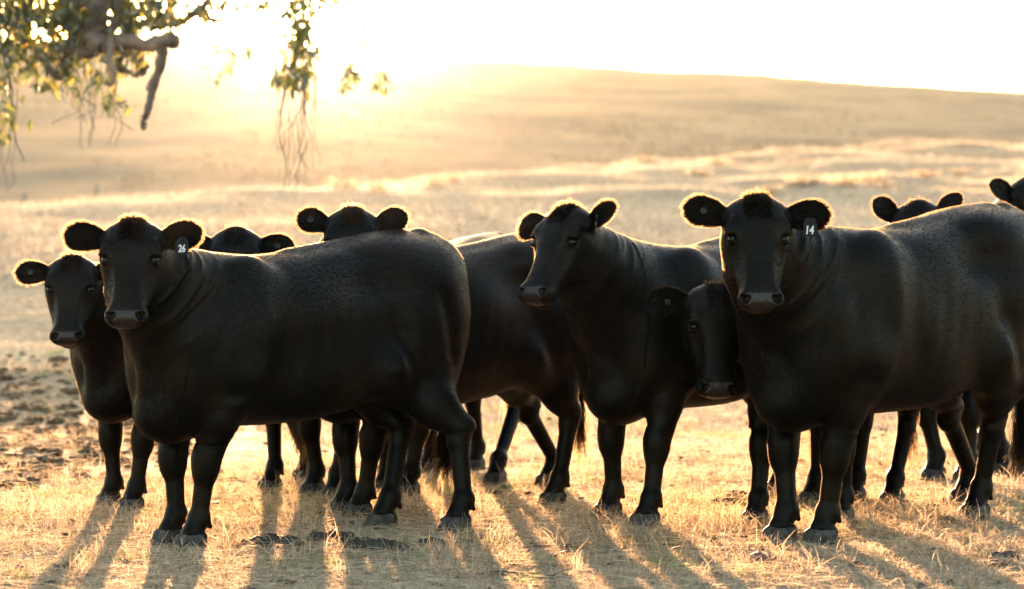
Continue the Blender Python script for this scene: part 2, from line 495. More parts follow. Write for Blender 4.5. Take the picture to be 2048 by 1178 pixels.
    dsp += -.008 * np.exp(-((X_ + .66 - .2 * (Z_ - .9)) / .04) ** 2) * np.clip((Z_ - .7) / .1, 0, 1) * np.clip((1.12 - Z_) / .1, 0, 1)       # hamstring line
    dsp += .0008 * np.sin((X_ + .25 * (Z_ - .8)) * 62) * np.clip(1 - ((X_ - .02) / .26) ** 2, 0, 1) * np.clip(1 - ((Z_ - .86) / .26) ** 2, 0, 1)
    dsp += -.012 * g2(.50, .66, .06, .035)                                     # crease above the elbow
    inb = (X_ < .72) & (Z_ > .45)
    ph_ = rs.random(6) * 6
    org = .005 * (np.sin(X_ * 9 + Z_ * 7 + ph_[0]) + np.sin(X_ * 14 - Z_ * 11 + ph_[1]) * .6 + np.sin(X_ * 4 + Z_ * 17 + ph_[2]) * .6)
    dsp = (dsp * 1.5 + org * 1.3) * inb * np.clip((Y_ - .06) / .08, 0, 1)
    V = V + np.stack([np.zeros(len(V)), sgn * dsp, np.zeros(len(V))], 1)
    # loose skin folds where the neck bends behind the cheek
    tan = nrm(ch[4] * .5 + ch2[3] * .5 - ch[3] * .5 - ch2[2] * .5)
    cen0 = (ch[4] + ch2[3]) / 2
    sidev = nrm(np.cross(np.array([0, 0, 1.]), tan)); 
    if hp(.3, 0, 0) @ sidev < cen0 @ sidev: sidev = -sidev
    rel = V - cen0
    tau = rel @ tan; lat_ = rel @ sidev; ver = rel[:, 2]
    hq = (V - po) / hs; inhead = ((hq @ D) > -.03) & ((hq @ NN) > -.16) & ((hq @ D) < .5) & (np.abs(hq @ L) < .17)
    for sg, am in ((1, 1.0), (-1, .45)):
        wave = sum(np.exp(-((tau - c_ + .10 * ver * 0 + .02 * np.sin(ver * 9 + c_ * 40)) / w_) ** 2) * A_ for c_, w_, A_ in ((.03, .016, 1.), (-.03, .015, 1.), (-.085, .014, .8), (-.145, .014, .6), (-.20, .013, .35)))
        mk = np.clip((sg * lat_ - .04) / .05, 0, 1) * np.clip((.34 - np.abs(ver + .06)) / .12, 0, 1) * ~inhead
        V = V + (sg * .012 * am * mk * wave)[:, None] * sidev
    nV = len(V)
    cen = V[Q].mean(1)
    mi = np.zeros(len(Q), int)
    hoofmask = np.zeros(len(Q), bool)
    for (fx, fy) in ft:
        lim = .062 - .16 * np.clip(cen[:, 0] - fx + .02, -.08, .08) * -1 * 0 - .02 * (cen[:, 0] < fx - .03)
        hoofmask |= (cen[:, 2] < lim) & (np.hypot(cen[:, 0] - fx, cen[:, 1] - fy) < .14)
    mi[hoofmask] = 1
    q = (cen - po) / hs
    qs, ql, qn = q @ D, q @ L, q @ NN
    nose = (qs > .445) & (qn > -.066) & (qs < .6) & (np.abs(ql) < .050 + .30 * (qn + .02)) & (qn < .028)
    mi[nose] = 2
    stretch = lambda A_: np.where(A_ > .3, A_, .3 + (A_ - .3) * lx)
    V[:, 0] = stretch(V[:, 0])
    # ears
    earinfo = []
    EV, EF = [], []
    nu, nv = 18, 13
    for k, sd in ((0, 1), (1, -1)):
        droop, fwdb, size = ears[k]          # degrees up, degrees forward, length change
        ln = (.205 + size) * hs
        e0 = hp(.062, sd * .118, -.035)
        out = math.cos(rad(droop)) * (math.cos(rad(fwdb)) * sd * L + math.sin(rad(fwdb)) * NN) - math.sin(rad(droop)) * D
        out = nrm(out)
        opn = nrm(NN * math.cos(rad(fwdb)) - sd * L * math.sin(rad(fwdb)) + .25 * D)
        opn = nrm(opn - (opn @ out) * out)
        wd = np.cross(out, opn) * sd          # towards the top of the head
        if wd @ (-D) < 0: wd = -wd
        us = np.linspace(0, 1, nu)
        wu = .066 * hs * np.interp(us, [0, .15, .4, .65, .82, .92, .97, 1.], [.40, .58, .90, 1.0, .84, .58, .36, .08])
        g0 = []
        for face in (1, -1):
            for u_, w_ in zip(us, wu):
                for v_ in np.linspace(-1, 1, nv):
                    curl = 1.0 - .55 * u_
                    ang = v_ * curl * 1.25
                    yy = w_ * math.sin(ang) / math.sin(max(curl * 1.25, .3)) if curl * 1.25 < 1.57 else w_ * math.sin(ang)
                    zz = w_ * (1 - math.cos(ang)) * .9
                    th_ = .0055 * hs * (1 - abs(v_) ** 3) * (1 - u_ ** 6 * .8) + .0012
                    p = e0 + out * (u_ * ln - .02) + wd * (yy - .10 * w_ * u_) + opn * (zz + face * th_ - .010 * hs - .012 * u_ * u_)
                    g0.append(p)
        base = nV + len(EV)
        EV += g0
        idg = lambda fc, i, j: base + fc * nu * nv + i * nv + j
        for i in range(nu - 1):
            for j in range(nv - 1):
                A_ = [idg(0, i, j), idg(0, i + 1, j), idg(0, i + 1, j + 1), idg(0, i, j + 1)]
                B2 = [idg(1, i, j), idg(1, i, j + 1), idg(1, i + 1, j + 1), idg(1, i + 1, j)]
                if sd * 1 < 0: A_.reverse(); B2.reverse()
                EF += [A_, B2]
        for i in range(nu - 1):
            for j in (0, nv - 1):
                E4 = [idg(0, i, j), idg(0, i + 1, j), idg(1, i + 1, j), idg(1, i, j)]
                if (j == 0) == (sd > 0): E4.reverse()
                EF.append(E4)
        for j in range(nv - 1):
            E4 = [idg(0, nu - 1, j), idg(1, nu - 1, j), idg(1, nu - 1, j + 1), idg(0, nu - 1, j + 1)]
            if sd > 0: E4.reverse()
            EF.append(E4)
        earinfo.append((e0, out, wd, opn, ln))
    Vall = np.vstack([V, np.array(EV)]) * s
    Qall = np.vstack([Q, np.array(EF)])
    mi = np.concatenate([mi, np.zeros(len(EF), int)])
    me = mesh_from("cow", Vall, Qall, COW_MATS, midx=mi)
    o = link("cow", me, None, label=label, category="cow", group=group or "black cattle standing in the paddock")
    o.location = (root[0], root[1], 0)
    o.rotation_euler = (0, 0, math.atan2(hd[1], hd[0]))
    # ---- fur
    tri = np.vstack([Qall[:, [0, 1, 2]], Qall[:, [0, 2, 3]]])
    tm = np.concatenate([mi, mi])
    isear = np.concatenate([np.arange(len(Qall)) >= len(Q)] * 2)
    a_, b_, c_ = Vall[tri[:, 0]], Vall[tri[:, 1]], Vall[tri[:, 2]]
    cr = np.cross(b_ - a_, c_ - a_); ar_ = np.linalg.norm(cr, axis=1) / 2
    cn = cr / np.maximum(2 * ar_, 1e-12)[:, None]
    tc = (a_ + b_ + c_) / 3
    qh = (tc / s - po) / hs; hsx, hlx, hnx = qh @ D, qh @ L, qh @ NN
    ishead = (hsx > -.05) & (hsx < .55) & (np.abs(hlx) < .16) & (hnx > -.24) & (hnx < .1)
    wgt = ar_.copy()
    wgt[tm == 1] = 0; wgt[tm == 2] = 0
    eyez = (np.abs(hsx - .186) < .020) & (np.abs(np.abs(hlx) - .105) < .03) & (hnx > -.03) & ishead
    nosz = (hsx > .43) & ishead
    wgt[eyez] = 0; wgt[nosz] *= .3
    wgt[ishead] *= 2.4; wgt[isear] *= 4.0
    ti = rng.choice(len(tri), hairs, p=wgt / wgt.sum())
    r1, r2_ = rng.random(hairs), rng.random(hairs)
    fl = r1 + r2_ > 1; r1[fl] = 1 - r1[fl]; r2_[fl] = 1 - r2_[fl]
    p0 = a_[ti] + r1[:, None] * (b_ - a_)[ti] + r2_[:, None] * (c_ - a_)[ti]
    nn = cn[ti]
    pl = p0 / s
    flow = np.tile(np.array([-1., 0, -.55]), (hairs, 1))
    leg = np.clip((.75 - pl[:, 2]) / .2, 0, 1)[:, None]
    flow = flow * (1 - leg) + np.array([-.1, 0, -1.]) * leg
    # neck flow follows down-back
    hh_ = ishead[ti]; ee_ = isear[ti]
    hx = hsx[ti]; hl = hlx[ti]; hn = hnx[ti]
    down = np.where(hx < .09, -1., 1.)[:, None]
    flow[hh_] = (D * down + L * np.sign(hl)[:, None] * .25)[hh_]
    for k in (0, 1):
        e0, out, wd, opn, ln = earinfo[k]
        mk = ee_ & ((((pl - e0) @ out) > -.05) & (np.linalg.norm(pl - e0, axis=1) < .3))
        v_ = (pl - e0) @ wd / (.06 * hs)
        flow[mk] = (out + wd * (v_[:, None] * 1.1))[mk]
    jit = rng.normal(0, 1, (hairs, 3))
    # clumping noise: a few sine waves
    ph = pl @ np.array([[9., 5, 7], [5, 11, 6], [8, 3, 10]]).T
    cl = np.sin(ph) * .6
    flow = flow / np.maximum(np.linalg.norm(flow, axis=1), 1e-6)[:, None] + jit * .07 + cl * .10
    flow -= (flow * nn).sum(1)[:, None] * nn
    flow /= np.maximum(np.linalg.norm(flow, axis=1), 1e-6)[:, None]
    L0 = .009 * (.6 + .8 * rng.random(hairs))
    lift = np.full(hairs, .18) + .12 * rng.random(hairs)
    L0[hh_] *= .62; L0[leg[:, 0] > .9] *= .7
    L0[nosz[ti] & hh_] *= .5
    bk = (np.abs(pl[:, 1]) < .10) & (pl[:, 2] > 1.18) & ~hh_ & ~ee_
    L0[bk] *= 1.1; lift[bk] = .25
    L0[ee_] = .015 * (.5 + 1.0 * rng.random(ee_.sum())); lift[ee_] = .35
    tuft = hh_ & (hx < .105) & (np.abs(hl) < .065) & (hn > -.06)
    tf = np.clip(1 - (np.abs(hl) / .07) ** 2, 0, 1) * np.clip(1 - (hx / .12) ** 2, 0, 1)
    L0[tuft] = (.010 + .026 * tf * (.4 + .8 * rng.random(hairs)))[tuft]; lift[tuft] = (.25 + .35 * tf * rng.random(hairs))[tuft]
    flow[tuft] = (D * .7 + L * (np.sin(hl * 70)[:, None] * .5) + jit * .35)[tuft]
    dw = (pl[:, 0] > .66) & (pl[:, 2] < .75) & ~hh_ & ~ee_
    L0[dw] *= 1.3
    v = flow * (1 - lift)[:, None] + nn * lift[:, None]
    v /= np.linalg.norm(v, axis=1)[:, None]
    tip = v * L0[:, None]
    sag = flow * (L0 * .25)[:, None]
    pts = np.stack([p0 - nn * .001, p0 + tip * .5, p0 + tip + sag * .6], 1)
    rr_ = np.stack([np.full(hairs, .00085), np.full(hairs, .0007), np.full(hairs, .0002)], 1)
    trunk_ = ~hh_ & ~ee_
    rr_[trunk_] *= .38; rr_[hh_ & ~tuft] *= .45
    # tail switch
    nt_ = max(150, hairs // 260)
    tb = np.array([float(stretch(np.array(-.88))), ts, .46]) * s
    t0_ = tb + rng.normal(0, .010, (nt_, 3)) + np.array([0, 0, 1]) * rng.random((nt_, 1)) * .14
    dv = rng.normal(0, .09, (nt_, 3)) + np.array([0, 0, -1]); ll = .22 + .12 * rng.random((nt_, 1))
    tp = np.stack([t0_, t0_ + dv * ll * .5 + rng.normal(0, .01, (nt_, 3)), t0_ + dv * ll + rng.normal(0, .02, (nt_, 3))], 1)
    pts = np.vstack([pts, tp]); rr_ = np.vstack([rr_, np.tile([.0012, .001, .0004], (nt_, 1))])
    link("fur", hair_data("fur", pts, rr_, M_FUR), o)
    # ---- eyes
    for sd in (1, -1):
        mb = MB(); c = hp(.186, sd * .099, .002)
        sph = [(math.sin(t) * math.cos(p_), math.sin(t) * math.sin(p_), math.cos(t)) for t in np.linspace(0, math.pi, 12) for p_ in np.linspace(0, 2 * math.pi, 17)[:-1]]
        mb.add([(c + hs * .0225 * (x * D + y * L + z * NN)) * s for x, y, z in sph],
               [(i * 16 + j, i * 16 + (j + 1) % 16, (i + 1) * 16 + (j + 1) % 16, (i + 1) * 16 + j) for i in range(11) for j in range(16)])
        link("eye", mb.data("eye", [M_EYE]), o)
    # ---- tags
    if tag:
        txt, tl, w_, h_ = tag
        e0, out, wd, opn, ln = earinfo[0]
        c = (e0 + out * ln * .50 - wd * .020 * hs + opn * .024 * hs) * s
        # tag frame hangs down, facing where the ear opens
        zz = np.array([0, 0, -1.]); fc = nrm((opn - (opn @ zz) * zz)); fc = nrm(fc + tl * nrm(np.cross(zz, fc))); xx = np.cross(fc, zz) * -1
        xx = nrm(np.cross(fc, zz)) ; 
        # reading direction must run left-to-right for a viewer looking at the face
        xx = nrm(np.cross(-zz, fc))
        mb = MB()
        nseg = 10
        out_ = [(-.28, 0), (-.36, .12), (-.5, .30), (-.5, .92), (-.42, 1.0), (.42, 1.0), (.5, .92), (.5, .30), (.36, .12), (.28, 0)]
        fr_ = [c + xx * (x * w_) + zz * (y * h_) + fc * (.004 + .006 * y) for x, y in out_]
        bk_ = [p - fc * .003 for p in fr_]
        mb.add(fr_ + bk_, [tuple(reversed(range(10))), tuple(range(10, 20))] + [(i, (i + 1) % 10, 10 + (i + 1) % 10, 10 + i) for i in range(10)])
        tg = link("ear_tag", mb.data("ear_tag", [M_TAG], False), o, label="black plastic ear tag with white number")
        mb = MB()
        ring = [c + fc * .011 + xx * (.009 * math.cos(t)) + zz * (.009 * math.sin(t) + .010) for t in np.linspace(0, 6.283, 13)[:-1]]
        mb.add(ring + [p - fc * .012 for p in ring], [tuple(range(12))] + [(i, 12 + i, 12 + (i + 1) % 12, (i + 1) % 12) for i in range(12)])
        link("tag_stud", mb.data("tag_stud", [M_TAG], False), tg)
        if txt:
            cu = bpy.data.curves.new("tmp", 'FONT'); cu.body = txt; cu.size = 1.0; cu.align_x = 'CENTER'; cu.shear = .12
            cu.offset = .028; cu.extrude = .01; cu.resolution_u = 3
            to = bpy.data.objects.new("tmp", cu); col.objects.link(to)
            tm_ = bpy.data.meshes.new_from_object(to)
            bpy.data.objects.remove(to)
            vv = np.array([v.co for v in tm_.vertices])
            vv[:, 0] -= (vv[:, 0].max() + vv[:, 0].min()) / 2; vv[:, 1] -= vv[:, 1].min()
            sx = (w_ * .56 if len(txt) > 1 else w_ * .34) / (vv[:, 0].max() - vv[:, 0].min()); sz = h_ * .45 / vv[:, 1].max()
            W3 = c + zz * (h_ * .86) + xx * 0 + fc * .0105
            co = W3 + vv[:, :1] * sx * xx - vv[:, 1:2] * sz * zz + (vv[:, 2:3] * .05) * fc
            tm_.vertices.foreach_set('co', co.astype(np.float32).ravel()); tm_.materials.clear(); tm_.materials.append(M_WHITE); tm_.update()
            link("tag_number", tm_, tg, label="white number " + txt)
    if button:
        e0, out, wd, opn, ln = earinfo[button[0]]
        c = (e0 + out * ln * .50 - wd * .006 * hs + opn * (.012 * hs)) * s
        mb = MB()
        for (ro, ri, zt) in ((.0135, .008, .006),):
            A1 = [c + opn * zt + ro * (math.cos(t) * out + math.sin(t) * wd) for t in np.linspace(0, 6.283, 21)[:-1]]
            A2 = [c + opn * (zt + .002) + ri * (math.cos(t) * out + math.sin(t) * wd) for t in np.linspace(0, 6.283, 21)[:-1]]
            A3 = [c - opn * .01 + ro * (math.cos(t) * out + math.sin(t) * wd) for t in np.linspace(0, 6.283, 21)[:-1]]
            A4 = [c + opn * (zt - .003) + ri * .6 * (math.cos(t) * out + math.sin(t) * wd) for t in np.linspace(0, 6.283, 21)[:-1]]
            m_ = 20
            mb.add(A3 + A1 + A2 + A4, [(i + r * m_, (i + 1) % m_ + r * m_, (i + 1) % m_ + (r + 1) * m_, i + (r + 1) * m_) for r in range(3) for i in range(m_)] + [tuple(range(60, 80))])
        link("button_tag", mb.data("button_tag", [M_BUTTON], False), o, label="small round grey ear button")
    print(f"cow {label[:30]} verts {len(Vall)} {time.time()-t0:.1f}s")
    return o
def hash_(t): return sum((i + 1) * ord(c) for i, c in enumerate(t))
def hoof(P, hf):
    for j in (1, -1):
        P.append(Cap(hf + (-.030, j * .024, .045), hf + (.026, j * .025, .032), .034, .034, .006))
        P.append(Cap(hf + (.02, j * .025, .032), hf + (.066, j * .021, .008), .032, .016, .006))
        P.append(Cap(hf + (-.035, j * .024, .01), hf + (.03, j * .027, .004), .032, .034, .006))
        P.append(Cap(hf + (-.075, j * .024, .105), hf + (-.088, j * .024, .088), .014, .010, .010))
    P.append(Cap(hf + (.02, 0, .0), hf + (.10, 0, .03), .005, .008, .006, sub=True))
# ---- the herd, nearest animals last
HF = globals().get('HAIR_FACTOR', 1.0)
def hn(x): return int(x * HF)
cows = {}
cows['A'] = make_cow("smaller black cow at the far left, peering out from behind the cow tagged 26",
    [(260, 1022), (215, 1013), (605, 962), (538, 982)], 55, (145, 520, 11.55), 2, 28, 0, s=.95, h=.0085, hairs=hn(80000), head=.87,
    ears=((8, 10, 0), (-2, 10, 0)), button=(1,))
cows['C'] = make_cow("black cow showing only its poll and ears above the shoulders of the cow tagged 26",
    [(668, 998), (625, 990), (855, 945), None], 70, (472, 464, 12.1), 0, 26, 0, s=1.0, h=.011, hairs=hn(50000), head=.95,
    ears=((-5, 10, 0), (0, 10, 0)), button=(0,))
cows['L'] = make_cow("black cow almost hidden, its rump top showing left of the sideways looking cow",
    [(815, 992), (768, 982), (990, 968), (948, 941)], 66, (760, 640, 12.0), 0, 40, 0, s=1.0, h=.012, hairs=hn(30000))
cows['E'] = make_cow("black cow facing the camera over the rump of the cow tagged 26, ears glowing gold",
    [(715, 1035), (682, 1030), (1105, 1010), (1096, 972)], 40, (705, 424, 11.35), 0, 26, 0, s=1.0, h=.009, hairs=hn(90000), head=.92,
    ears=((20, 12, -.02), (18, 12, -.02)), button=(1,))
cows['K'] = make_cow("black cow at the right edge behind the largest cow, one furry ear against the field",
    [(2040, 958), (2003, 950), None, None], 80, (2058, 364, 13.5), 30, 26, -4, s=1.15, h=.012, hairs=hn(30000), ears=((20, 10, 0), (16, 22, .01)))
cows['J'] = make_cow("black cow with one upright ear peeking above the back of the cow tagged 14",
    [None, (1868, 962), None, None], 60, (1836, 410, 13.0), -28, 30, 0, s=1.08, h=.011, hairs=hn(35000),
    ears=((66, 15, -.01), (12, 62, -.02)))
cows['F'] = make_cow("black cow in the centre, head turned to the left, its ear tag seen edge on",
    [(1290, 1055), (1215, 1035), None, (1555, 990)], 47, (1138, 421, 11.0), -40, 35, 0, s=1.03, h=.0075, hairs=hn(130000), head=.97,
    ears=((25, 25, -.01), (-2, 5, -.01)), tag=("2", .75, .046, .078))
cows['G'] = make_cow("black cow holding its head low under the chin of the cow tagged 14",
    [(1682, 1045), (1510, 1050), (1785, 1010), (1708, 1005)], 60, (1434, 578, 10.95), 7, 18, 3, s=.98, h=.008, hairs=hn(90000), head=1.0,
    ears=((0, 10, 0), (0, 10, 0)), button=(1,))
cows['B'] = make_cow("large black cow at the front left, standing broadside with ear tag 26",
    [(380, 1098), (335, 1088), (910, 1060), (762, 1055)], 45, (267, 449, 10.1), 0, 29, 0, s=1.0, h=.0065, hairs=hn(200000), head=.93,
    ears=((10, 12, 0), (6, 12, 0)), tag=("26", 0, .056, .072), button=None, lx=1.09)
cows['H'] = make_cow("largest black cow at the right, facing the camera with ear tag 14",
    [(1642, 1090), (1560, 1085), (1950, 1040), (1930, 1006)], 42, (1512, 402, 10.2), 0, 28, 0, s=1.09, h=.0065, hairs=hn(200000), head=1.0,
    ears=((2, 12, 0), (14, 12, 0)), tag=("14", 0, .058, .080), button=(1,))
print("cows done", time.time() - T0)
# ------------------------------------------------------------------ terrain
def vnoise(x, y, sc, seed=0):
    """smooth value noise, vectorised"""
    r_ = np.random.default_rng(seed); T = r_.random((64, 64))
    x = np.asarray(x) / sc; y = np.asarray(y) / sc
    xi = np.floor(x).astype(int); yi = np.floor(y).astype(int); fx = x - xi; fy = y - yi
    fx = fx * fx * (3 - 2 * fx); fy = fy * fy * (3 - 2 * fy)
    g = lambda i, j: T[(xi + i) % 64, (yi + j) % 64]
    return (g(0, 0) * (1 - fx) + g(1, 0) * fx) * (1 - fy) + (g(0, 1) * (1 - fx) + g(1, 1) * fx) * fy
CU = np.array([-.6, -.212, -.13, -.06, 0., .055, .11, .16, .212, .6])
CPY = np.array([440, 412, 392, 372, 350, 325, 302, 292, 282, 270])          # photo row of the field's crest
CYC = np.array([42, 44, 46, 50, 56, 62, 68, 72, 76, 85.])                    # its distance
HU = np.array([-.6, -.212, -.13, -.09, -.013, .06, .105, .115, .212, .6])
HPY = np.array([92, 90, 92, 103, 128, 148, 158, 163, 186, 240])             # photo row of the hill's skyline
HILL = 480.0
def terrain(x, y):
    x = np.asarray(x, float); y = np.asarray(y, float)
    ye = np.maximum(y, 12.0); u = x / ye
    yc = np.interp(u, CU, CYC); zc = CAMZ + yc * (HY - np.interp(u, CU, CPY)) / F
    t = np.clip((y - 17) / (yc - 17), 0, 1)
    near = zc * (t * .80 + .20 * t * t * (3 - 2 * t)) * np.clip(t * 6, 0, 1) ** .4
    zh = CAMZ + HILL * (HY - np.interp(u, HU, HPY)) / F
    # beyond the crest: a shallow gully, then the hillside up to the skyline, then gently down
    y1 = yc + 25
    zg = zc + (y1 - CAMZ * 0) * 0 - 1.2 - .012 * (y1 - yc)
    tg = np.clip((y - yc) / 25, 0, 1)
    z = near + (zg - zc) * tg * tg * (3 - 2 * tg) * (y > yc)
    th = np.clip((y - y1) / (HILL - y1), 0, 1)
    prof = th * 1.22 - .22 * th * th
    z = z + (zh - zg) * prof * (y > y1)
    over = np.clip(y - HILL, 0, None)
    z = z - over * .05 * np.clip(over / 60, 0, 1)
    amp = np.clip((y - 22) / 30, 0, 1)
    z = z + amp * (vnoise(x, y, 3.1, 3) - .5) * .22 + amp * np.clip((y - 36) / 10, 0, 1) * (y < 100) * (vnoise(x, y, 1.6, 9) - .5) * .22 + amp * (vnoise(x, y, 9.0, 4) - .5) * .25 * np.clip((y - 30) / 30, 0, 1)
    far = np.clip((y - 120) / 200, 0, 1)
    z = z + far * (vnoise(x, y, 35, 5) - .5) * 1.5 + far * (vnoise(x, y, 9, 6) - .5) * .7
    z = z + (vnoise(x, y, .45, 7) - .5) * .018 * (y < 40) + (vnoise(x, y, 1.3, 8) - .5) * .02 * (y < 40)
    return z
def axis(lo, hi, fine_lo, fine_hi, d0, gr):
    a = list(np.arange(fine_lo, fine_hi, d0)); d = d0
    while a[-1] < hi: d *= gr; a.append(a[-1] + d)
    d = d0
    while a[0] > lo: d *= gr; a.insert(0, a[0] - d)
    return np.array(a)
xs = axis(-650, 650, -4.5, 4.5, .09, 1.035); ys = axis(-50, 900, 9, 21, .09, 1.018)
GX, GY = np.meshgrid(xs, ys)
GZ = terrain(GX, GY)
nx_, ny_ = len(xs), len(ys)
ii = (np.arange(ny_ - 1)[:, None] * nx_ + np.arange(nx_ - 1)[None]).ravel()
GQ = np.stack([ii, ii + 1, ii + nx_ + 1, ii + nx_], 1)

def ground_material():
    m, nt, b, o = mat("dry_paddock")
    L_ = nt.links.new
    g = N(nt, 'ShaderNodeNewGeometry')
    pos = g.outputs['Position']
    n1 = N(nt, 'ShaderNodeTexNoise', i_Scale=1.3, i_Detail=6.0, i_Roughness=.62); L_(pos, n1.inputs['Vector'])
    n2 = N(nt, 'ShaderNodeTexNoise', i_Scale=24.0, i_Detail=5.0, i_Roughness=.7); L_(pos, n2.inputs['Vector'])
    n3 = N(nt, 'ShaderNodeTexNoise', i_Scale=.045, i_Detail=8.0, i_Roughness=.66); L_(pos, n3.inputs['Vector'])
    straw = ramp(nt, n2.outputs[0], [(.30, (.055, .04, .027)), (.48, (.18, .14, .095)), (.70, (.38, .31, .22))])
    soil = ramp(nt, n2.outputs[0], [(.32, (.030, .019, .011)), (.55, (.085, .055, .032)), (.72, (.17, .115, .068))])
    # bare soil patches: small ones everywhere, and one churned area on the left
    sx = N(nt, 'ShaderNodeSeparateXYZ'); L_(pos, sx.inputs[0])
    def gauss(cx, cy, rx, ry):
        a = N(nt, 'ShaderNodeMath', operation='SUBTRACT', i_1=cx); L_(sx.outputs[0], a.inputs[0])
        a2 = N(nt, 'ShaderNodeMath', operation='DIVIDE', i_1=rx); L_(a.outputs[0], a2.inputs[0])
        c = N(nt, 'ShaderNodeMath', operation='SUBTRACT', i_1=cy); L_(sx.outputs[1], c.inputs[0])
        c2 = N(nt, 'ShaderNodeMath', operation='DIVIDE', i_1=ry); L_(c.outputs[0], c2.inputs[0])
        p1 = N(nt, 'ShaderNodeMath', operation='POWER', i_1=2.0); L_(a2.outputs[0], p1.inputs[0])
        p2 = N(nt, 'ShaderNodeMath', operation='POWER', i_1=2.0); L_(c2.outputs[0], p2.inputs[0])
        s_ = N(nt, 'ShaderNodeMath', operation='ADD'); L_(p1.outputs[0], s_.inputs[0]); L_(p2.outputs[0], s_.inputs[1])
        e_ = N(nt, 'ShaderNodeMath', operation='SUBTRACT', i_0=1.0); L_(s_.outputs[0], e_.inputs[1]); e_.use_clamp = True
        return e_.outputs[0]
    dm = gauss(-3.7, 17.3, 2.7, 5.0)
    k = N(nt, 'ShaderNodeMath', operation='MULTIPLY_ADD', i_1=.34); L_(dm, k.inputs[0]); L_(n1.outputs[0], k.inputs[2])
    mk = ramp(nt, k.outputs[0], [(.54, (0, 0, 0)), (.64, (1, 1, 1))])
    mx = N(nt, 'ShaderNodeMix', data_type='RGBA'); L_(mk.outputs[0], mx.inputs[0]); L_(straw.outputs[0], mx.inputs[6]); L_(soil.outputs[0], mx.inputs[7])
    # green pick
    n4 = N(nt, 'ShaderNodeTexNoise', i_Scale=.9, i_Detail=7.0, i_Roughness=.75); L_(pos, n4.inputs['Vector'])
    gm = ramp(nt, n4.outputs[0], [(.56, (0, 0, 0)), (.70, (.5, .5, .5))])
    mg = N(nt, 'ShaderNodeMix', data_type='RGBA'); L_(gm.outputs[0], mg.inputs[0]); L_(mx.outputs[2], mg.inputs[6]); mg.inputs[7].default_value = (.16, .17, .04, 1)
    # far paddock: broad straw and brown weed patches
    fr = ramp(nt, n3.outputs[0], [(.34, (.055, .024, .008)), (.45, (.17, .080, .028)), (.53, (.30, .150, .060)), (.60, (.17, .080, .028)), (.70, (.26, .13, .05))])
    fy_ = N(nt, 'ShaderNodeMapRange', i_1=26.0, i_2=70.0); L_(sx.outputs[1], fy_.inputs[0])
    mf = N(nt, 'ShaderNodeMix', data_type='RGBA'); L_(fy_.outputs[0], mf.inputs[0]); L_(mg.outputs[2], mf.inputs[6]); L_(fr.outputs[0], mf.inputs[7])
    L_(mf.outputs[2], b.inputs['Base Color'])
    b.inputs['Roughness'].default_value = .85
    b.inputs['Specular IOR Level'].default_value = .2
    b.inputs['Sheen Weight'].default_value = .25
    b.inputs['Sheen Roughness'].default_value = .45
    b.inputs['Sheen Tint'].default_value = (1, .82, .55, 1)
    bp = N(nt, 'ShaderNodeBump', i_Strength=.9, i_Distance=.03); L_(n2.outputs[0], bp.inputs['Height'])
    bp2 = N(nt, 'ShaderNodeBump', i_Strength=.6, i_Distance=1.2)
    n5 = N(nt, 'ShaderNodeTexNoise', i_Scale=.5, i_Detail=8.0, i_Roughness=.7); L_(pos, n5.inputs['Vector'])
    L_(n5.outputs[0], bp2.inputs['Height']); L_(bp.outputs[0], bp2.inputs['Normal'])
    fb = N(nt, 'ShaderNodeMapRange', i_1=40.0, i_2=120.0, i_3=.0, i_4=.6); L_(sx.outputs[1], fb.inputs[0]); L_(fb.outputs[0], bp2.inputs['Strength'])
    L_(bp2.outputs[0], b.inputs['Normal'])
    return m
link("ground", mesh_from("ground", np.stack([GX.ravel(), GY.ravel(), GZ.ravel()], 1), GQ, [ground_material()]), kind="structure", label="dry straw coloured paddock rising to a bare hill")

# ------------------------------------------------------------------ grass
def grass_material(name, stops, trans=.62):
    m, nt, b, o = mat(name)
    nt.nodes.remove(b)
    hi = N(nt, 'ShaderNodeHairInfo')
    r_ = ramp(nt, hi.outputs['Random'], stops)
    df = N(nt, 'ShaderNodeBsdfDiffuse'); tr = N(nt, 'ShaderNodeBsdfTranslucent'); gl = N(nt, 'ShaderNodeBsdfGlossy', i_Roughness=.35)
    gl.inputs[0].default_value = (.8, .75, .6, 1)
    nt.links.new(r_.outputs[0], df.inputs[0]); nt.links.new(r_.outputs[0], tr.inputs[0])
    mx = N(nt, 'ShaderNodeMixShader', i_0=trans); nt.links.new(df.outputs[0], mx.inputs[1]); nt.links.new(tr.outputs[0], mx.inputs[2])
    m2 = N(nt, 'ShaderNodeMixShader', i_0=.10); nt.links.new(mx.outputs[0], m2.inputs[1]); nt.links.new(gl.outputs[0], m2.inputs[2])
    nt.links.new(m2.outputs[0], o.inputs['Surface'])
    return m
STRAW = [(0, (.07, .045, .026)), (.30, (.27, .195, .125)), (.6, (.47, .365, .265)), (1, (.72, .60, .47))]
M_STRAW = grass_material("straw_blades", [(0, (.07, .042, .022)), (.30, (.27, .18, .10)), (.6, (.47, .345, .215)), (1, (.72, .57, .39))])
M_CREAM = grass_material("cream_blades", STRAW)
M_GREEN = grass_material("green_blades", [(0, (.10, .16, .025)), (1, (.26, .32, .06))], .6)
M_WEED = grass_material("brown_weed", [(0, (.10, .06, .03)), (1, (.30, .19, .09))], .45)
def dirtmask(x, y):
    d_ = np.clip(1 - ((x + 3.7) / 2.7) ** 2 - ((y - 17.3) / 5.0) ** 2, 0, 1)
    return np.clip(d_ * 1.6, 0, 1)
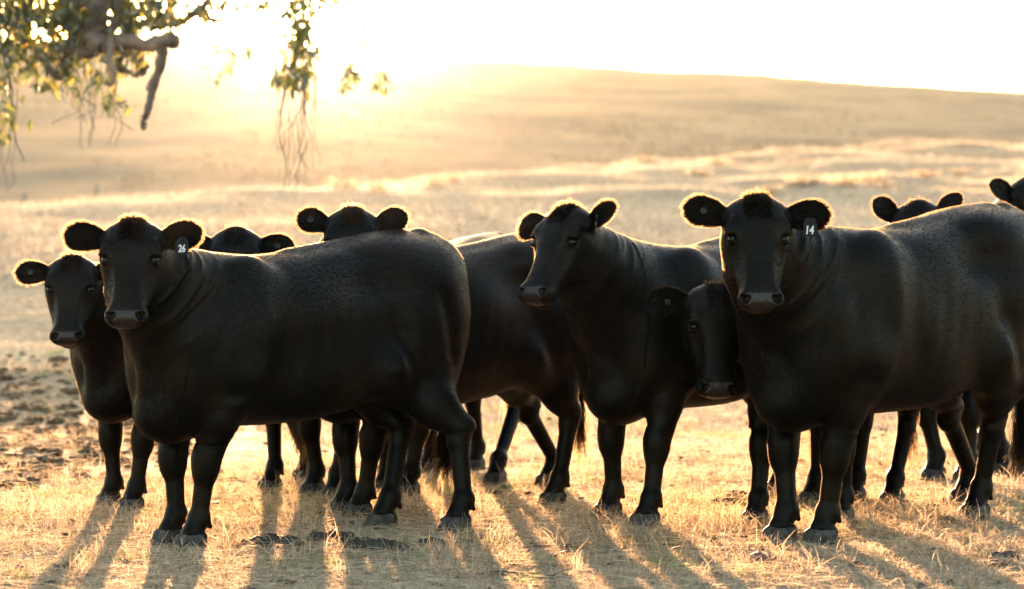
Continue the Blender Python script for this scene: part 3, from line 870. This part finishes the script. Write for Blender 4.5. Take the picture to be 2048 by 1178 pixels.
def blades(x, y, ln, lean, rad0, bend=.35, az=None):
    n_ = len(x)
    z = terrain(x, y)
    az = rng.random(n_) * 6.283 if az is None else az
    ca, sa = np.cos(az), np.sin(az)
    d_ = np.stack([np.sin(lean) * ca, np.sin(lean) * sa, np.cos(lean)], 1)
    p0 = np.stack([x, y, z - .004], 1)
    p1 = p0 + d_ * (ln * .5)[:, None]
    curl = rng.normal(0, bend, (n_, 3)); curl[:, 2] = -np.abs(curl[:, 2]) * .8
    p2 = p1 + (d_ + curl) * (ln * .5)[:, None]
    p2[:, 2] = np.maximum(p2[:, 2], z + .002)
    R_ = np.stack([rad0, rad0 * .8, rad0 * .25], 1)
    return np.stack([p0, p1, p2], 1), R_
def wedge(n_, y0, y1, pw=1.6, wide=.245, pad=.5):
    t = rng.random(n_); e = 1 - pw
    y = (y0 ** e + t * (y1 ** e - y0 ** e)) ** (1 / e)
    return (rng.random(n_) * 2 - 1) * (y * wide + pad), y
GR = globals().get('GRASS_FACTOR', 1.0)
DUNG = [(548, 1092, .22, .045, 12), (672, 1084, .18, .045, 10), (752, 1098, .26, .040, 16), (858, 1090, .07, .035, 3), (1068, 1152, .32, .022, 12), (1440, 1012, .12, .036, 6), (1478, 996, .09, .045, 4), (2010, 1120, .12, .036, 6), (1988, 1134, .05, .024, 3), (124, 1146, .05, .030, 3), (125, 1088, .035, .022, 2), (1575, 1022, .10, .036, 4), (1890, 1012, .10, .034, 4)]
def clear(x, y):
    k = np.ones(len(x), bool)
    for px, py, w_, h_, n__ in DUNG:
        X_, Y_ = gnd(px, py)
        k &= ~((((x - X_) / (w_ * .62)) ** 2 + ((y - Y_ + .04) / (w_ * .45 + .05)) ** 2 < 1) & (rng.random(len(x)) < .75))
    return k
# short grazed sward
x, y = wedge(int(620000 * GR), 8.2, 32, 1.9)
dens = .06 + 1.25 * vnoise(x, y, .30, 11) * vnoise(x, y, .11, 17) ** .6 * (0.35 + vnoise(x, y, 1.6, 12)) - .75 * dirtmask(x, y) * (vnoise(x, y, .8, 13) > .3)
keep = (rng.random(len(x)) < np.clip(dens, .03, 1)) & clear(x, y); x, y = x[keep], y[keep]
hgt = .4 + 1.1 * vnoise(x, y, .5, 14) * vnoise(x, y, 1.9, 15)
ln = (.020 + .055 * rng.random(len(x)) ** 1.5) * hgt * 1.6
lean = rad(5) + rad(78) * rng.random(len(x))
p, R_ = blades(x, y, ln, lean, (.0006 + .0005 * rng.random(len(x))) * np.maximum(y / 11, 1) ** .8, .5)
link("dry_grass", hair_data("dry_grass", p, R_, M_STRAW), kind="stuff", label="short grazed straw coloured grass", category="grass")
# lying straw litter
x, y = wedge(int(45000 * GR), 8.2, 20, 1.8)
p, R_ = blades(x, y, .05 + .09 * rng.random(len(x)), rad(80) + rad(8) * rng.random(len(x)), .0007 + .0005 * rng.random(len(x)), .25)
p[:, :, 2] += (.006 + .02 * rng.random(len(x)))[:, None]
link("straw_litter", hair_data("straw_litter", p, R_, M_STRAW), kind="stuff", label="dry stalks lying flat over the short grass", category="straw")
# taller stalks in the foreground, in loose clumps
cx, cy = wedge(420, 9.3, 17, 1.6)
k_ = rng.integers(3, 16, len(cx)); x = np.repeat(cx, k_) + rng.normal(0, .05, k_.sum()); y = np.repeat(cy, k_) + rng.normal(0, .05, k_.sum())
p, R_ = blades(x, y, .05 + .11 * rng.random(len(x)), rad(5) + rad(50) * rng.random(len(x)) ** 1.3, .0009 + .0006 * rng.random(len(x)), .3)
link("grass_stalks", hair_data("grass_stalks", p, R_, M_STRAW), kind="stuff", label="taller dry stalks standing in loose clumps", category="grass")
# green pick
cx, cy = wedge(700, 9.3, 24, 1.5)
kk = vnoise(cx, cy, 1.2, 21) > .45; cx, cy = cx[kk], cy[kk]
k_ = rng.integers(20, 90, len(cx)); x = np.repeat(cx, k_) + rng.normal(0, .045, k_.sum()); y = np.repeat(cy, k_) + rng.normal(0, .06, k_.sum())
p, R_ = blades(x, y, .015 + .035 * rng.random(len(x)), rad(60) * rng.random(len(x)), .0009 + .0005 * rng.random(len(x)), .3)
link("green_grass", hair_data("green_grass", p, R_, M_GREEN), kind="stuff", label="small patches of fresh green grass", category="grass")
# coarser grass towards the crest
x, y = wedge(int(330000 * GR), 28, 92, 1.3, .26, 2)
yc_ = np.interp(x / y, CU, CYC)
keep = (y < yc_ + 8) & (rng.random(len(x)) < .15 + 1.3 * vnoise(x, y, 1.1, 31) * vnoise(x, y, 4.5, 32)); x, y = x[keep], y[keep]
tall = 1 + 1.2 * np.clip(1 - np.abs(y - np.interp(x / y, CU, CYC)) / 6, 0, 1) * vnoise(x, y, 2.0, 33)
p, R_ = blades(x, y, (.04 + .10 * rng.random(len(x)) ** 2) * tall, rad(60) * rng.random(len(x)), .0020 + .0022 * rng.random(len(x)), .3)
link("field_grass", hair_data("field_grass", p, R_, M_CREAM), kind="stuff", label="dry grass over the rising middle field", category="grass")
# weeds on the lower hillside
n_ = int(120000 * GR)
y = 85 + 330 * rng.random(n_) ** 1.6; x = (rng.random(n_) * 2 - 1) * y * .26
keep = rng.random(n_) < np.clip((vnoise(x, y * .5, 11, 41) * .6 + vnoise(x, y, 3, 42) * .5 - .58) * 2.0, 0, .22)
x, y = x[keep], y[keep]
p, R_ = blades(x, y, .12 + .28 * rng.random(len(x)), rad(70) * rng.random(len(x)), .02 + .02 * rng.random(len(x)), .3)
link("hill_weeds", hair_data("hill_weeds", p, R_, M_WEED), kind="stuff", label="brown dry weeds scattered over the far hillside", category="weeds")

# ------------------------------------------------------------------ tussocks in the middle field
def tussock_data(w, h_, n_, seed, m_):
    r_ = np.random.default_rng(seed)
    az = r_.random(n_) * 6.283; rr2 = np.sqrt(r_.random(n_)) * w * .4
    p0 = np.stack([rr2 * np.cos(az), rr2 * np.sin(az), np.full(n_, -.05)], 1)
    l_ = h_ * (.5 + .7 * r_.random(n_)); d_ = np.stack([np.cos(az) * .7 * rr2 / w * 2, np.sin(az) * .7 * rr2 / w * 2, np.ones(n_)], 1) + r_.normal(0, .2, (n_, 3))
    d_ /= np.linalg.norm(d_, axis=1)[:, None]
    p1 = p0 + d_ * (l_ * .55)[:, None]; p2 = p1 + (d_ + np.stack([np.cos(az) * .5, np.sin(az) * .5, -.35 * np.ones(n_)], 1)) * (l_ * .5)[:, None]
    return hair_data("grass_tussock", np.stack([p0, p1, p2], 1), np.tile([.006, .005, .0015], (n_, 1)), m_)
TD = [tussock_data(.32, .26, 90, 50 + i, M_STRAW) for i in range(4)]
spots = [(1600, 372), (1622, 366), (1690, 372), (1742, 365), (1775, 377), (1395, 352), (1430, 330), (1180, 332), (1290, 322), (905, 366), (870, 372), (1850, 356), (1922, 350), (1540, 388), (760, 384), (690, 378)]
for i, (px, py) in enumerate(spots):
    # walk along the view ray until it meets the field
    Yv = np.arange(18, 95, .1); P_ = np.stack([(px - 1024) / F * Yv, Yv, CAMZ + (HY - py) / F * Yv], 1)
    below = np.nonzero(P_[:, 2] < terrain(P_[:, 0], P_[:, 1]))[0]
    if not len(below): continue
    q_ = P_[below[0]]
    o = link("grass_tussock", TD[i % 4], label="small weedy tussock standing in the pale middle field", category="tussock", group="weedy tussocks across the middle field")
    o.location = (q_[0], q_[1], float(terrain(q_[0], q_[1]))); o.scale = (1 + .5 * rng.random(),) * 2 + (.8 + .5 * rng.random(),); o.rotation_euler = (0, 0, rng.random() * 6)

# ------------------------------------------------------------------ lumps: dung, clods, rock
from mathutils import noise as mnoise
def lump(c, r3, seed, sub=2, rough=.35, fs=1.0):
    import bmesh
    bm = bmesh.new(); bmesh.ops.create_icosphere(bm, subdivisions=sub, radius=1)
    V_, F_ = [], []
    for v in bm.verts:
        q_ = Vector(v.co) * 1.4 * fs + Vector((seed * 3.1, seed * 1.7, 0))
        k = 1 + rough * (mnoise.noise(q_) * 1.2 + .5 * mnoise.noise(q_ * 2.7) + .3 * mnoise.noise(q_ * 6))
        V_.append((c[0] + v.co.x * r3[0] * k, c[1] + v.co.y * r3[1] * k, c[2] + v.co.z * r3[2] * k))
    bm.verts.index_update()
    F_ = [tuple(v.index for v in f.verts) for f in bm.faces]; bm.free()
    return V_, F_
M_DUNG = simple("dung", (.018, .013, .009), .7, .3, noise=((.055, .04, .026), 40, .01))
M_SOIL = simple("soil_clod", (.06, .035, .018), .9, .1, noise=((.15, .09, .045), 30, .01))
M_ROCK = simple("red_brown_rock", (.11, .055, .045), .8, .3, noise=((.19, .10, .08), 30, .008))
def pile(px, py, w, h_, n_, seed, label, name="dung_pile", cat="dung", m_=None, group=None):
    X_, Y_ = gnd(px, py); r_ = np.random.default_rng(seed); mb = MB()
    for i in range(n_):
        a_ = r_.random() * 6.28; q_ = r_.random() ** .6
        cx_, cy_ = q_ * math.cos(a_) * w * .45, q_ * math.sin(a_) * w * .30
        s_ = (.35 + .6 * r_.random()) * h_
        mb.add(*lump((cx_, cy_, s_ * .3), (s_ * 1.3 * (1 + r_.random()), s_ * 1.2, s_ * .8), seed * 10 + i, 3, .55, 1.6))
    o = link(name, mb.data(name, [m_ or M_DUNG], True), label=label, category=cat)
    if group: o['group'] = group
    o.location = (X_, Y_, float(terrain(X_, Y_)))
DLAB = ["dark flat dung pile just right of the front hooves of the cow tagged 26", "dark crumbly dung under the belly of the cow tagged 26", "widest dark dung pile, below the hind hooves of the cow tagged 26",
        "small dung lump beside a tuft of green grass below the middle", "thin dark dung smear at the bottom edge of the picture, centre", "dry brown dung pat between the middle cow and the cow holding its head low",
        "upright lump of dung behind the dry brown pat", "dark dung clods at the right edge of the picture", "small crumb of dung left of the clods at the right edge", "small dark dung crumb at the bottom left",
        "tiny dark dung crumb left of the front hooves of the cow tagged 26", "brown dung lump behind the front legs of the cow tagged 14", "brown dung lump between the hind legs under the cow tagged 14"]
for i, ((px, py, w_, h_, n__), lb) in enumerate(zip(DUNG, DLAB)): pile(px, py, w_, h_, n__, i + 1, lb)
# loose dark scraps of soil and leaf lying in the grass
mb = MB()
for i in range(900):
    X_, Y_ = wedge(1, 9.0, 22, 1.6); X_, Y_ = float(X_[0]), float(Y_[0])
    s_ = .004 + .016 * rng.random() ** 2.5
    mb.add(*lump((X_, Y_, float(terrain(X_, Y_)) + s_ * .5 + .006), (s_ * (1.2 + rng.random()), s_ * 1.2, s_ * .7), i + 900, 1, .6))
link("soil_crumbs", mb.data("soil_crumbs", [M_DUNG], False), kind="stuff", label="loose dark crumbs of soil scattered in the grass", category="soil")
V_, F_ = lump((0, 0, .018), (.050, .040, .042), 33, 3, .30)
V_ = [(max(-.045, min(.042, a_)), b_, min(c_, .045 - .35 * abs(a_ + .005))) for a_, b_, c_ in V_]
mb = MB(); mb.add(V_, F_)
o = link("rock", mb.data("rock", [M_ROCK], False), label="angular red brown rock in the grass before the cow tagged 14", category="rock")
X_, Y_ = gnd(1522, 1124); o.location = (X_, Y_, float(terrain(X_, Y_)))
# churned soil clods on the left (too many to count)
mb = MB()
for i in range(520):
    while True:
        px, py = rng.random() * 420 - 40, 710 + rng.random() * 290
        X_, Y_ = gnd(px, py)
        if dirtmask(X_, Y_) > rng.random(): break
    s_ = .012 + .030 * rng.random() ** 2
    mb.add(*lump((X_, Y_, float(terrain(X_, Y_)) + s_ * .3), (s_ * 1.6, s_ * 1.4, s_ * .6), i, 2, .8, 1.6))
link("soil_clods", mb.data("soil_clods", [M_SOIL], False), kind="stuff", label="churned dark soil clods on bare ground", category="soil")

# ------------------------------------------------------------------ fence posts on the field's far side, left
M_POST = simple("weathered_post", (.16, .12, .09), .9, .2, noise=((.25, .2, .15), 12, .01))
for px, Yp, hgt_ in ((48, 52, .9), (192, 55, 1.1), (466, 60, 1.0), (826, 66, 1.0), (926, 68, 1.0), (1030, 72, 1.0)):
    X_ = (px - 1024) / F * Yp; mb = MB()
    z0 = float(terrain(X_, Yp))
    mb.tube([(0, 0, -.3), (0, 0, hgt_ * .5), (.02, 0, hgt_)], [.045, .043, .04], 8)
    o = link("fence_post", mb.data("fence_post", [M_POST]), label="thin weathered fence post in the haze beyond the field", category="fence post", group="fence posts at the foot of the hill")
    o.location = (X_, Yp, z0)

# ------------------------------------------------------------------ the gum tree
M_BARK = simple("grey_bark", (.06, .042, .030), .85, .2, noise=((.17, .135, .11), 5, .02))
def leaf_material():
    m, nt, b, o = mat("gum_leaf")
    nt.nodes.remove(b)
    hi = N(nt, 'ShaderNodeObjectInfo'); g = N(nt, 'ShaderNodeNewGeometry')
    r_ = ramp(nt, g.outputs['Random Per Island'], [(0, (.012, .018, .007)), (.4, (.035, .045, .012)), (.75, (.10, .10, .02)), (1, (.22, .16, .035))])
    df = N(nt, 'ShaderNodeBsdfDiffuse'); tr = N(nt, 'ShaderNodeBsdfTranslucent'); gl = N(nt, 'ShaderNodeBsdfGlossy', i_Roughness=.3)
    nt.links.new(r_.outputs[0], df.inputs[0])
    hsv = N(nt, 'ShaderNodeHueSaturation', i_Value=1.9, i_Saturation=1.1); nt.links.new(r_.outputs[0], hsv.inputs['Color']); nt.links.new(hsv.outputs[0], tr.inputs[0])
    mx = N(nt, 'ShaderNodeMixShader', i_0=.5); nt.links.new(df.outputs[0], mx.inputs[1]); nt.links.new(tr.outputs[0], mx.inputs[2])
    m2 = N(nt, 'ShaderNodeMixShader', i_0=.08); nt.links.new(mx.outputs[0], m2.inputs[1]); nt.links.new(gl.outputs[0], m2.inputs[2])
    nt.links.new(m2.outputs[0], o.inputs['Surface'])
    return m
M_LEAF = leaf_material()
TY = 20.0
tree_root = (-7.2, 21.5)
tr_ = link("gum_tree", None, label="old gum tree whose bare crooked limbs and leaves hang in at the top left", category="tree")
tr_.location = (tree_root[0], tree_root[1], float(terrain(*tree_root)))
TO = np.array(tr_.location)
def T(px, py, Y=TY): return at(px, py, Y) - TO
def wig(P_, amp, n_=5, seed=0):
    """resample a polyline through P_ with some crookedness"""
    r_ = np.random.default_rng(seed); P_ = np.array(P_, float); out = []
    for i in range(len(P_) - 1):
        for t in np.linspace(0, 1, n_, endpoint=False): out.append(P_[i] * (1 - t) + P_[i + 1] * t + r_.normal(0, amp, 3) * (t > 0))
    out.append(P_[-1]); out = np.array(out)
    o2 = out.copy(); o2[1:-1] = (out[:-2] + 2 * out[1:-1] + out[2:]) / 4
    return o2
def limb(mb, pts, r0, r1, amp=.03, n_=5, seed=0, sides=8):
    W_ = wig(pts, amp, n_, seed); R_ = np.linspace(r0, r1, len(W_)) * (1 + .12 * np.random.default_rng(seed).normal(0, 1, len(W_)))
    mb.tube([tuple(w) for w in W_], list(R_), sides)
    return W_
mb = MB()
limb(mb, [(0, 0, -.4), (.1, 0, 1.2), (-.1, -.1, 2.6), (.3, -.3, 4.2)], .55, .36, .05, 5, 1, 14)
link("trunk", mb.data("trunk", [M_BARK]), tr_)
mb = MB()
top = np.array([.3, -.3, 4.2])
tips = []
def L3(pts, r0, r1, amp=.03, seed=0, sides=8, n_=5):
    w = limb(mb, pts, r0, r1, amp, n_, seed, sides); tips.append(w); return w
hi1 = T(120, -170, 21)
L3([top, top + (1.0, 0, 1.2), (hi1 + top) / 2 + (0, 0, 1.3), hi1], .30, .20, .08, 2, 12)
L3([top, top + (-1.5, .5, 1.6), top + (-3, 1, 3.0)], .24, .07, .1, 3)
L3([top, top + (.2, 1.5, 1.8), top + (1.0, 3.2, 3.4)], .22, .06, .1, 4)
L3([hi1, hi1 + (1.2, .3, .8), hi1 + (3.0, .6, 1.1), hi1 + (4.4, .5, .9)], .16, .05, .08, 5)
hi2 = hi1 + (3.0, .6, 1.1)
# heavy dark limb dropping in at the top left
L3([hi1, T(150, -20, 20.6), T(165, 70, 20.5), T(140, 130, 20.4), T(118, 158, 20.4)], .17, .035, .03, 6, 10)
L3([hi1, T(235, -40, 21), T(262, 60, 21), T(285, 140, 21), T(268, 150, 21)], .13, .03, .03, 7, 10)
# crooked grey limb
L3([hi1, T(205, -30, 19.6), T(196, 30, 19.5), T(188, 72, 19.5), T(205, 95, 19.5)], .085, .075, .012, 8)
w = L3([T(205, 93, 19.5), T(250, 84, 19.5), T(296, 92, 19.5), T(330, 84, 19.5), T(350, 78, 19.5), T(346, 88, 19.6)], .068, .050, .008, 9)
L3([T(322, 90, 19.5), T(328, 108, 19.5), T(318, 145, 19.5), T(303, 185, 19.5), T(296, 222, 19.5), T(286, 240, 19.5), T(291, 259, 19.5)], .052, .020, .010, 10)
L3([T(318, 145, 19.5), T(302, 160, 19.5), T(297, 182, 19.5)], .022, .010, .008, 11, 6)
L3([T(240, -20, 19.3), T(238, 20, 19.3), T(226, 60, 19.4), T(218, 110, 19.4), T(228, 160, 19.4), T(224, 172, 19.4)], .040, .018, .008, 12)
L3([T(198, 95, 19.5), T(170, 112, 19.6), T(140, 96, 19.7), T(110, 100, 19.8)], .05, .025, .015, 13)
L3([T(262, 100, 20), T(235, 125, 20), T(245, 142, 20), T(285, 150, 20), T(300, 132, 20)], .03, .018, .01, 14)
L3([T(100, 60, 20.2), T(62, 30, 20.2), T(30, -20, 20.2)], .03, .03, .02, 15)
L3([T(118, 158, 20.4), T(85, 118, 20.4), T(50, 60, 20.4), T(38, 30, 20.4)], .03, .012, .015, 16)
L3([T(262, 60, 21), T(300, 48, 21), T(340, 20, 21), T(365, -40, 21)], .05, .04, .015, 17)
L3([T(300, 62, 20.5), T(360, 50, 20.5), T(408, 14, 20.5), T(440, -30, 20.5)], .028, .035, .012, 18)
L3([T(408, 14, 20.5), T(418, 38, 20.5), T(440, 43, 20.5), T(462, 32, 20.5), T(482, 16, 20.5)], .028, .010, .006, 19, 6)
L3([T(165, 10, 20), T(150, 30, 20), T(158, 55, 20)], .02, .01, .008, 20, 6)
L3([T(10, 120, 20), T(28, 180, 20), T(24, 250, 20), T(40, 300, 20), T(48, 322, 20)], .012, .006, .01, 21, 5)
L3([T(-30, -60, 20), T(0, 20, 20), T(4, 90, 20), T(10, 120, 20)], .04, .012, .015, 22, 6)
# long hanging twigs
def twig(pts, seed, r0=.010, n_=6): return L3([T(px, py, Yt) for px, py, Yt in pts], r0, .0035, .012, seed, 5, n_)
L3([hi2, T(600, -60, 20.5), T(585, -30, 20.5)], .05, .03, .03, 23)
tw = []
tw.append(twig([(600, -60, 20.5), (588, 60, 20.5), (592, 120, 20.5), (567, 190, 20.5), (560, 280, 20.5), (572, 340, 20.5), (566, 380, 20.5)], 30, .016))
for i, (px, py0, py1) in enumerate([(600, 40, 330), (612, 100, 350), (590, 180, 372), (620, 60, 260), (548, 90, 300), (575, 150, 375), (607, 200, 345), (460, 80, 195), (440, 85, 170), (500, 60, 130), (690, 20, 190), (700, 60, 170), (745, 0, 110), (760, 30, 165), (720, 10, 150), (640, 0, 120), (655, 0, 60), (170, 150, 300), (190, 150, 280), (215, 170, 260), (238, 150, 290), (160, 130, 210), (100, 150, 200), (280, 60, 130), (370, 60, 150), (20, 200, 370), (8, 180, 345), (30, 300, 380), (340, 20, 80), (405, 100, 200)] + [(545 + 95 * rng.random(), 40 + 140 * rng.random(), 200 + 170 * rng.random()) for _ in range(9)] + [(130 + 120 * rng.random(), 120 + 50 * rng.random(), 190 + 110 * rng.random()) for _ in range(10)]):
    sw_ = rng.normal(0, 16); tw.append(twig([(px + 14, min(py0, -30), 20.2 + .03 * i), (px, py0, 20.2 + .03 * i), (px + sw_, py0 + (py1 - py0) * .35, 20.2 + .03 * i), (px + sw_ * .3 + rng.normal(0, 7), py0 + (py1 - py0) * .7, 20.2 + .03 * i), (px + sw_ * 1.2 + rng.normal(0, 12), py1, 20.2 + .03 * i)], 40 + i, .003 + .003 * rng.random()))
link("branches", mb.data("branches", [M_BARK]), tr_)
# leaves: lance shaped, hanging
LV, LF_ = [], []
def leaf(p, ln_, seedv=None):
    az = rng.random() * 6.283; dr = np.array([rng.normal(0, .55), rng.normal(0, .55), -1 + rng.normal(0, .5)]); dr /= np.linalg.norm(dr)
    sd_ = np.cross(dr, [math.cos(az), math.sin(az), .2]); sd_ /= np.linalg.norm(sd_); w_ = ln_ * (.13 + .06 * rng.random())
    cv = np.cross(sd_, dr) * ln_ * rng.normal(0, .12)
    b_ = len(LV)
    for t, ww in ((0, .1), (.3, .9), (.65, .75), (1, .05)):
        c_ = p + dr * ln_ * t + cv * (t * (1 - t) * 4)
        LV.append(c_ - sd_ * w_ * ww); LV.append(c_ + sd_ * w_ * ww)
    for i in range(3): LF_.append((b_ + 2 * i, b_ + 2 * i + 1, b_ + 2 * i + 3, b_ + 2 * i + 2))
def cloud(px, py, rx, ry, n_, Yc=20.3, dY=.5, l0=.07, l1=.12):
    for _ in range(n_):
        a_ = rng.normal(0, .45, 2)
        leaf(T(px + a_[0] * rx, py + a_[1] * ry, Yc + rng.normal(0, dY)), l0 + (l1 - l0) * rng.random())
for c_ in [(470, 4, 120, 18, 90), (620, -6, 90, 16, 60), (210, 60, 120, 80, 240), (90, 90, 80, 70, 160), (150, 40, 130, 70, 420), (30, 30, 70, 80, 300), (330, 20, 60, 60, 150), (20, 40, 60, 70, 230), (60, 110, 50, 50, 110), (95, 20, 60, 40, 150), (10, 150, 25, 60, 60), (130, 120, 50, 60, 90), (95, 165, 25, 18, 30), (175, 20, 60, 60, 130), (260, 30, 60, 50, 130), (300, 10, 60, 30, 110), (330, 60, 40, 40, 70), (240, 110, 60, 50, 80), (200, 150, 60, 30, 35), (215, 195, 14, 16, 22), (12, 235, 18, 45, 50), (5, 270, 12, 20, 20), (65, 242, 6, 10, 4), (150, 180, 30, 30, 14),
           (600, 75, 34, 80, 260), (585, 150, 30, 30, 60), (400, 30, 60, 30, 40), (240, 200, 50, 30, 20), (612, 150, 22, 26, 30), (560, 158, 18, 16, 20), (545, 30, 60, 30, 25), (585, 10, 60, 20, 30), (770, 150, 22, 16, 18), (755, 165, 14, 10, 8), (700, 140, 14, 24, 22), (690, 165, 16, 14, 12), (740, 50, 24, 34, 18), (715, 90, 24, 24, 12), (770, 48, 8, 6, 3), (455, 100, 14, 12, 12), (462, 130, 8, 16, 10), (492, 100, 12, 14, 10), (500, 20, 50, 20, 16), (690, 10, 70, 14, 26), (440, 150, 10, 20, 5)]:
    cloud(*c_)
# the crown above the picture
for c_ in [(60, -90, 160, 120, 900), (260, -110, 160, 120, 800), (420, -130, 140, 100, 500), (590, -110, 110, 90, 450), (700, -150, 110, 80, 250), (150, -260, 220, 120, 900), (400, -280, 220, 110, 600), (-80, -40, 120, 200, 600)]: cloud(*c_, dY=.9)
for cx, cy, cz, r_, n_ in [(-9.5, 22.5, 8, 2.4, 2200), (-6.5, 24, 8.5, 2.2, 2000), (-4.2, 21.5, 7.2, 1.8, 1500), (-7.5, 20.5, 6.6, 1.8, 1400), (-2.2, 21.0, 5.9, 1.1, 600), (-10.5, 21, 5.6, 1.7, 900)]:
    for _ in range(n_):
        v = rng.normal(0, 1, 3); v /= np.linalg.norm(v); leaf(np.array([cx, cy, cz]) - TO + v * r_ * rng.random() ** .45 * [1, 1, .7], .08 + .06 * rng.random())
link("crown", mesh_from("crown", LV, LF_, [M_LEAF], smooth=False), tr_)

# ------------------------------------------------------------------ haze
hm = bpy.data.materials.new("warm_dust_haze"); hm.use_nodes = True
ht = hm.node_tree; ht.nodes.remove(ht.nodes['Principled BSDF'])
pv = ht.nodes.new('ShaderNodeVolumePrincipled')
pv.inputs['Color'].default_value = (1, .97, .93, 1); pv.inputs['Density'].default_value = HAZE_DENSITY; pv.inputs['Anisotropy'].default_value = HAZE_G
ht.links.new(pv.outputs[0], ht.nodes['Material Output'].inputs['Volume'])
mb = MB()
x0, x1, y0, y1, z0, z1 = xs[0] - 3, xs[-1] + 3, ys[0] - 3, ys[-1] + 3, float(GZ.min()) - 1, 62
mb.add([(x0, y0, z0), (x1, y0, z0), (x1, y1, z0), (x0, y1, z0), (x0, y0, z1), (x1, y0, z1), (x1, y1, z1), (x0, y1, z1)],
       [(0, 3, 2, 1), (4, 5, 6, 7), (0, 1, 5, 4), (1, 2, 6, 5), (2, 3, 7, 6), (3, 0, 4, 7)])
if globals().get('USE_HAZE', True): link("haze", mb.data("haze", [hm], False), kind="stuff", label="warm dusty evening haze over the paddock", category="haze")
print("scene done", time.time() - T0, "terrain", GZ.shape, GZ.max(), GZ.min())
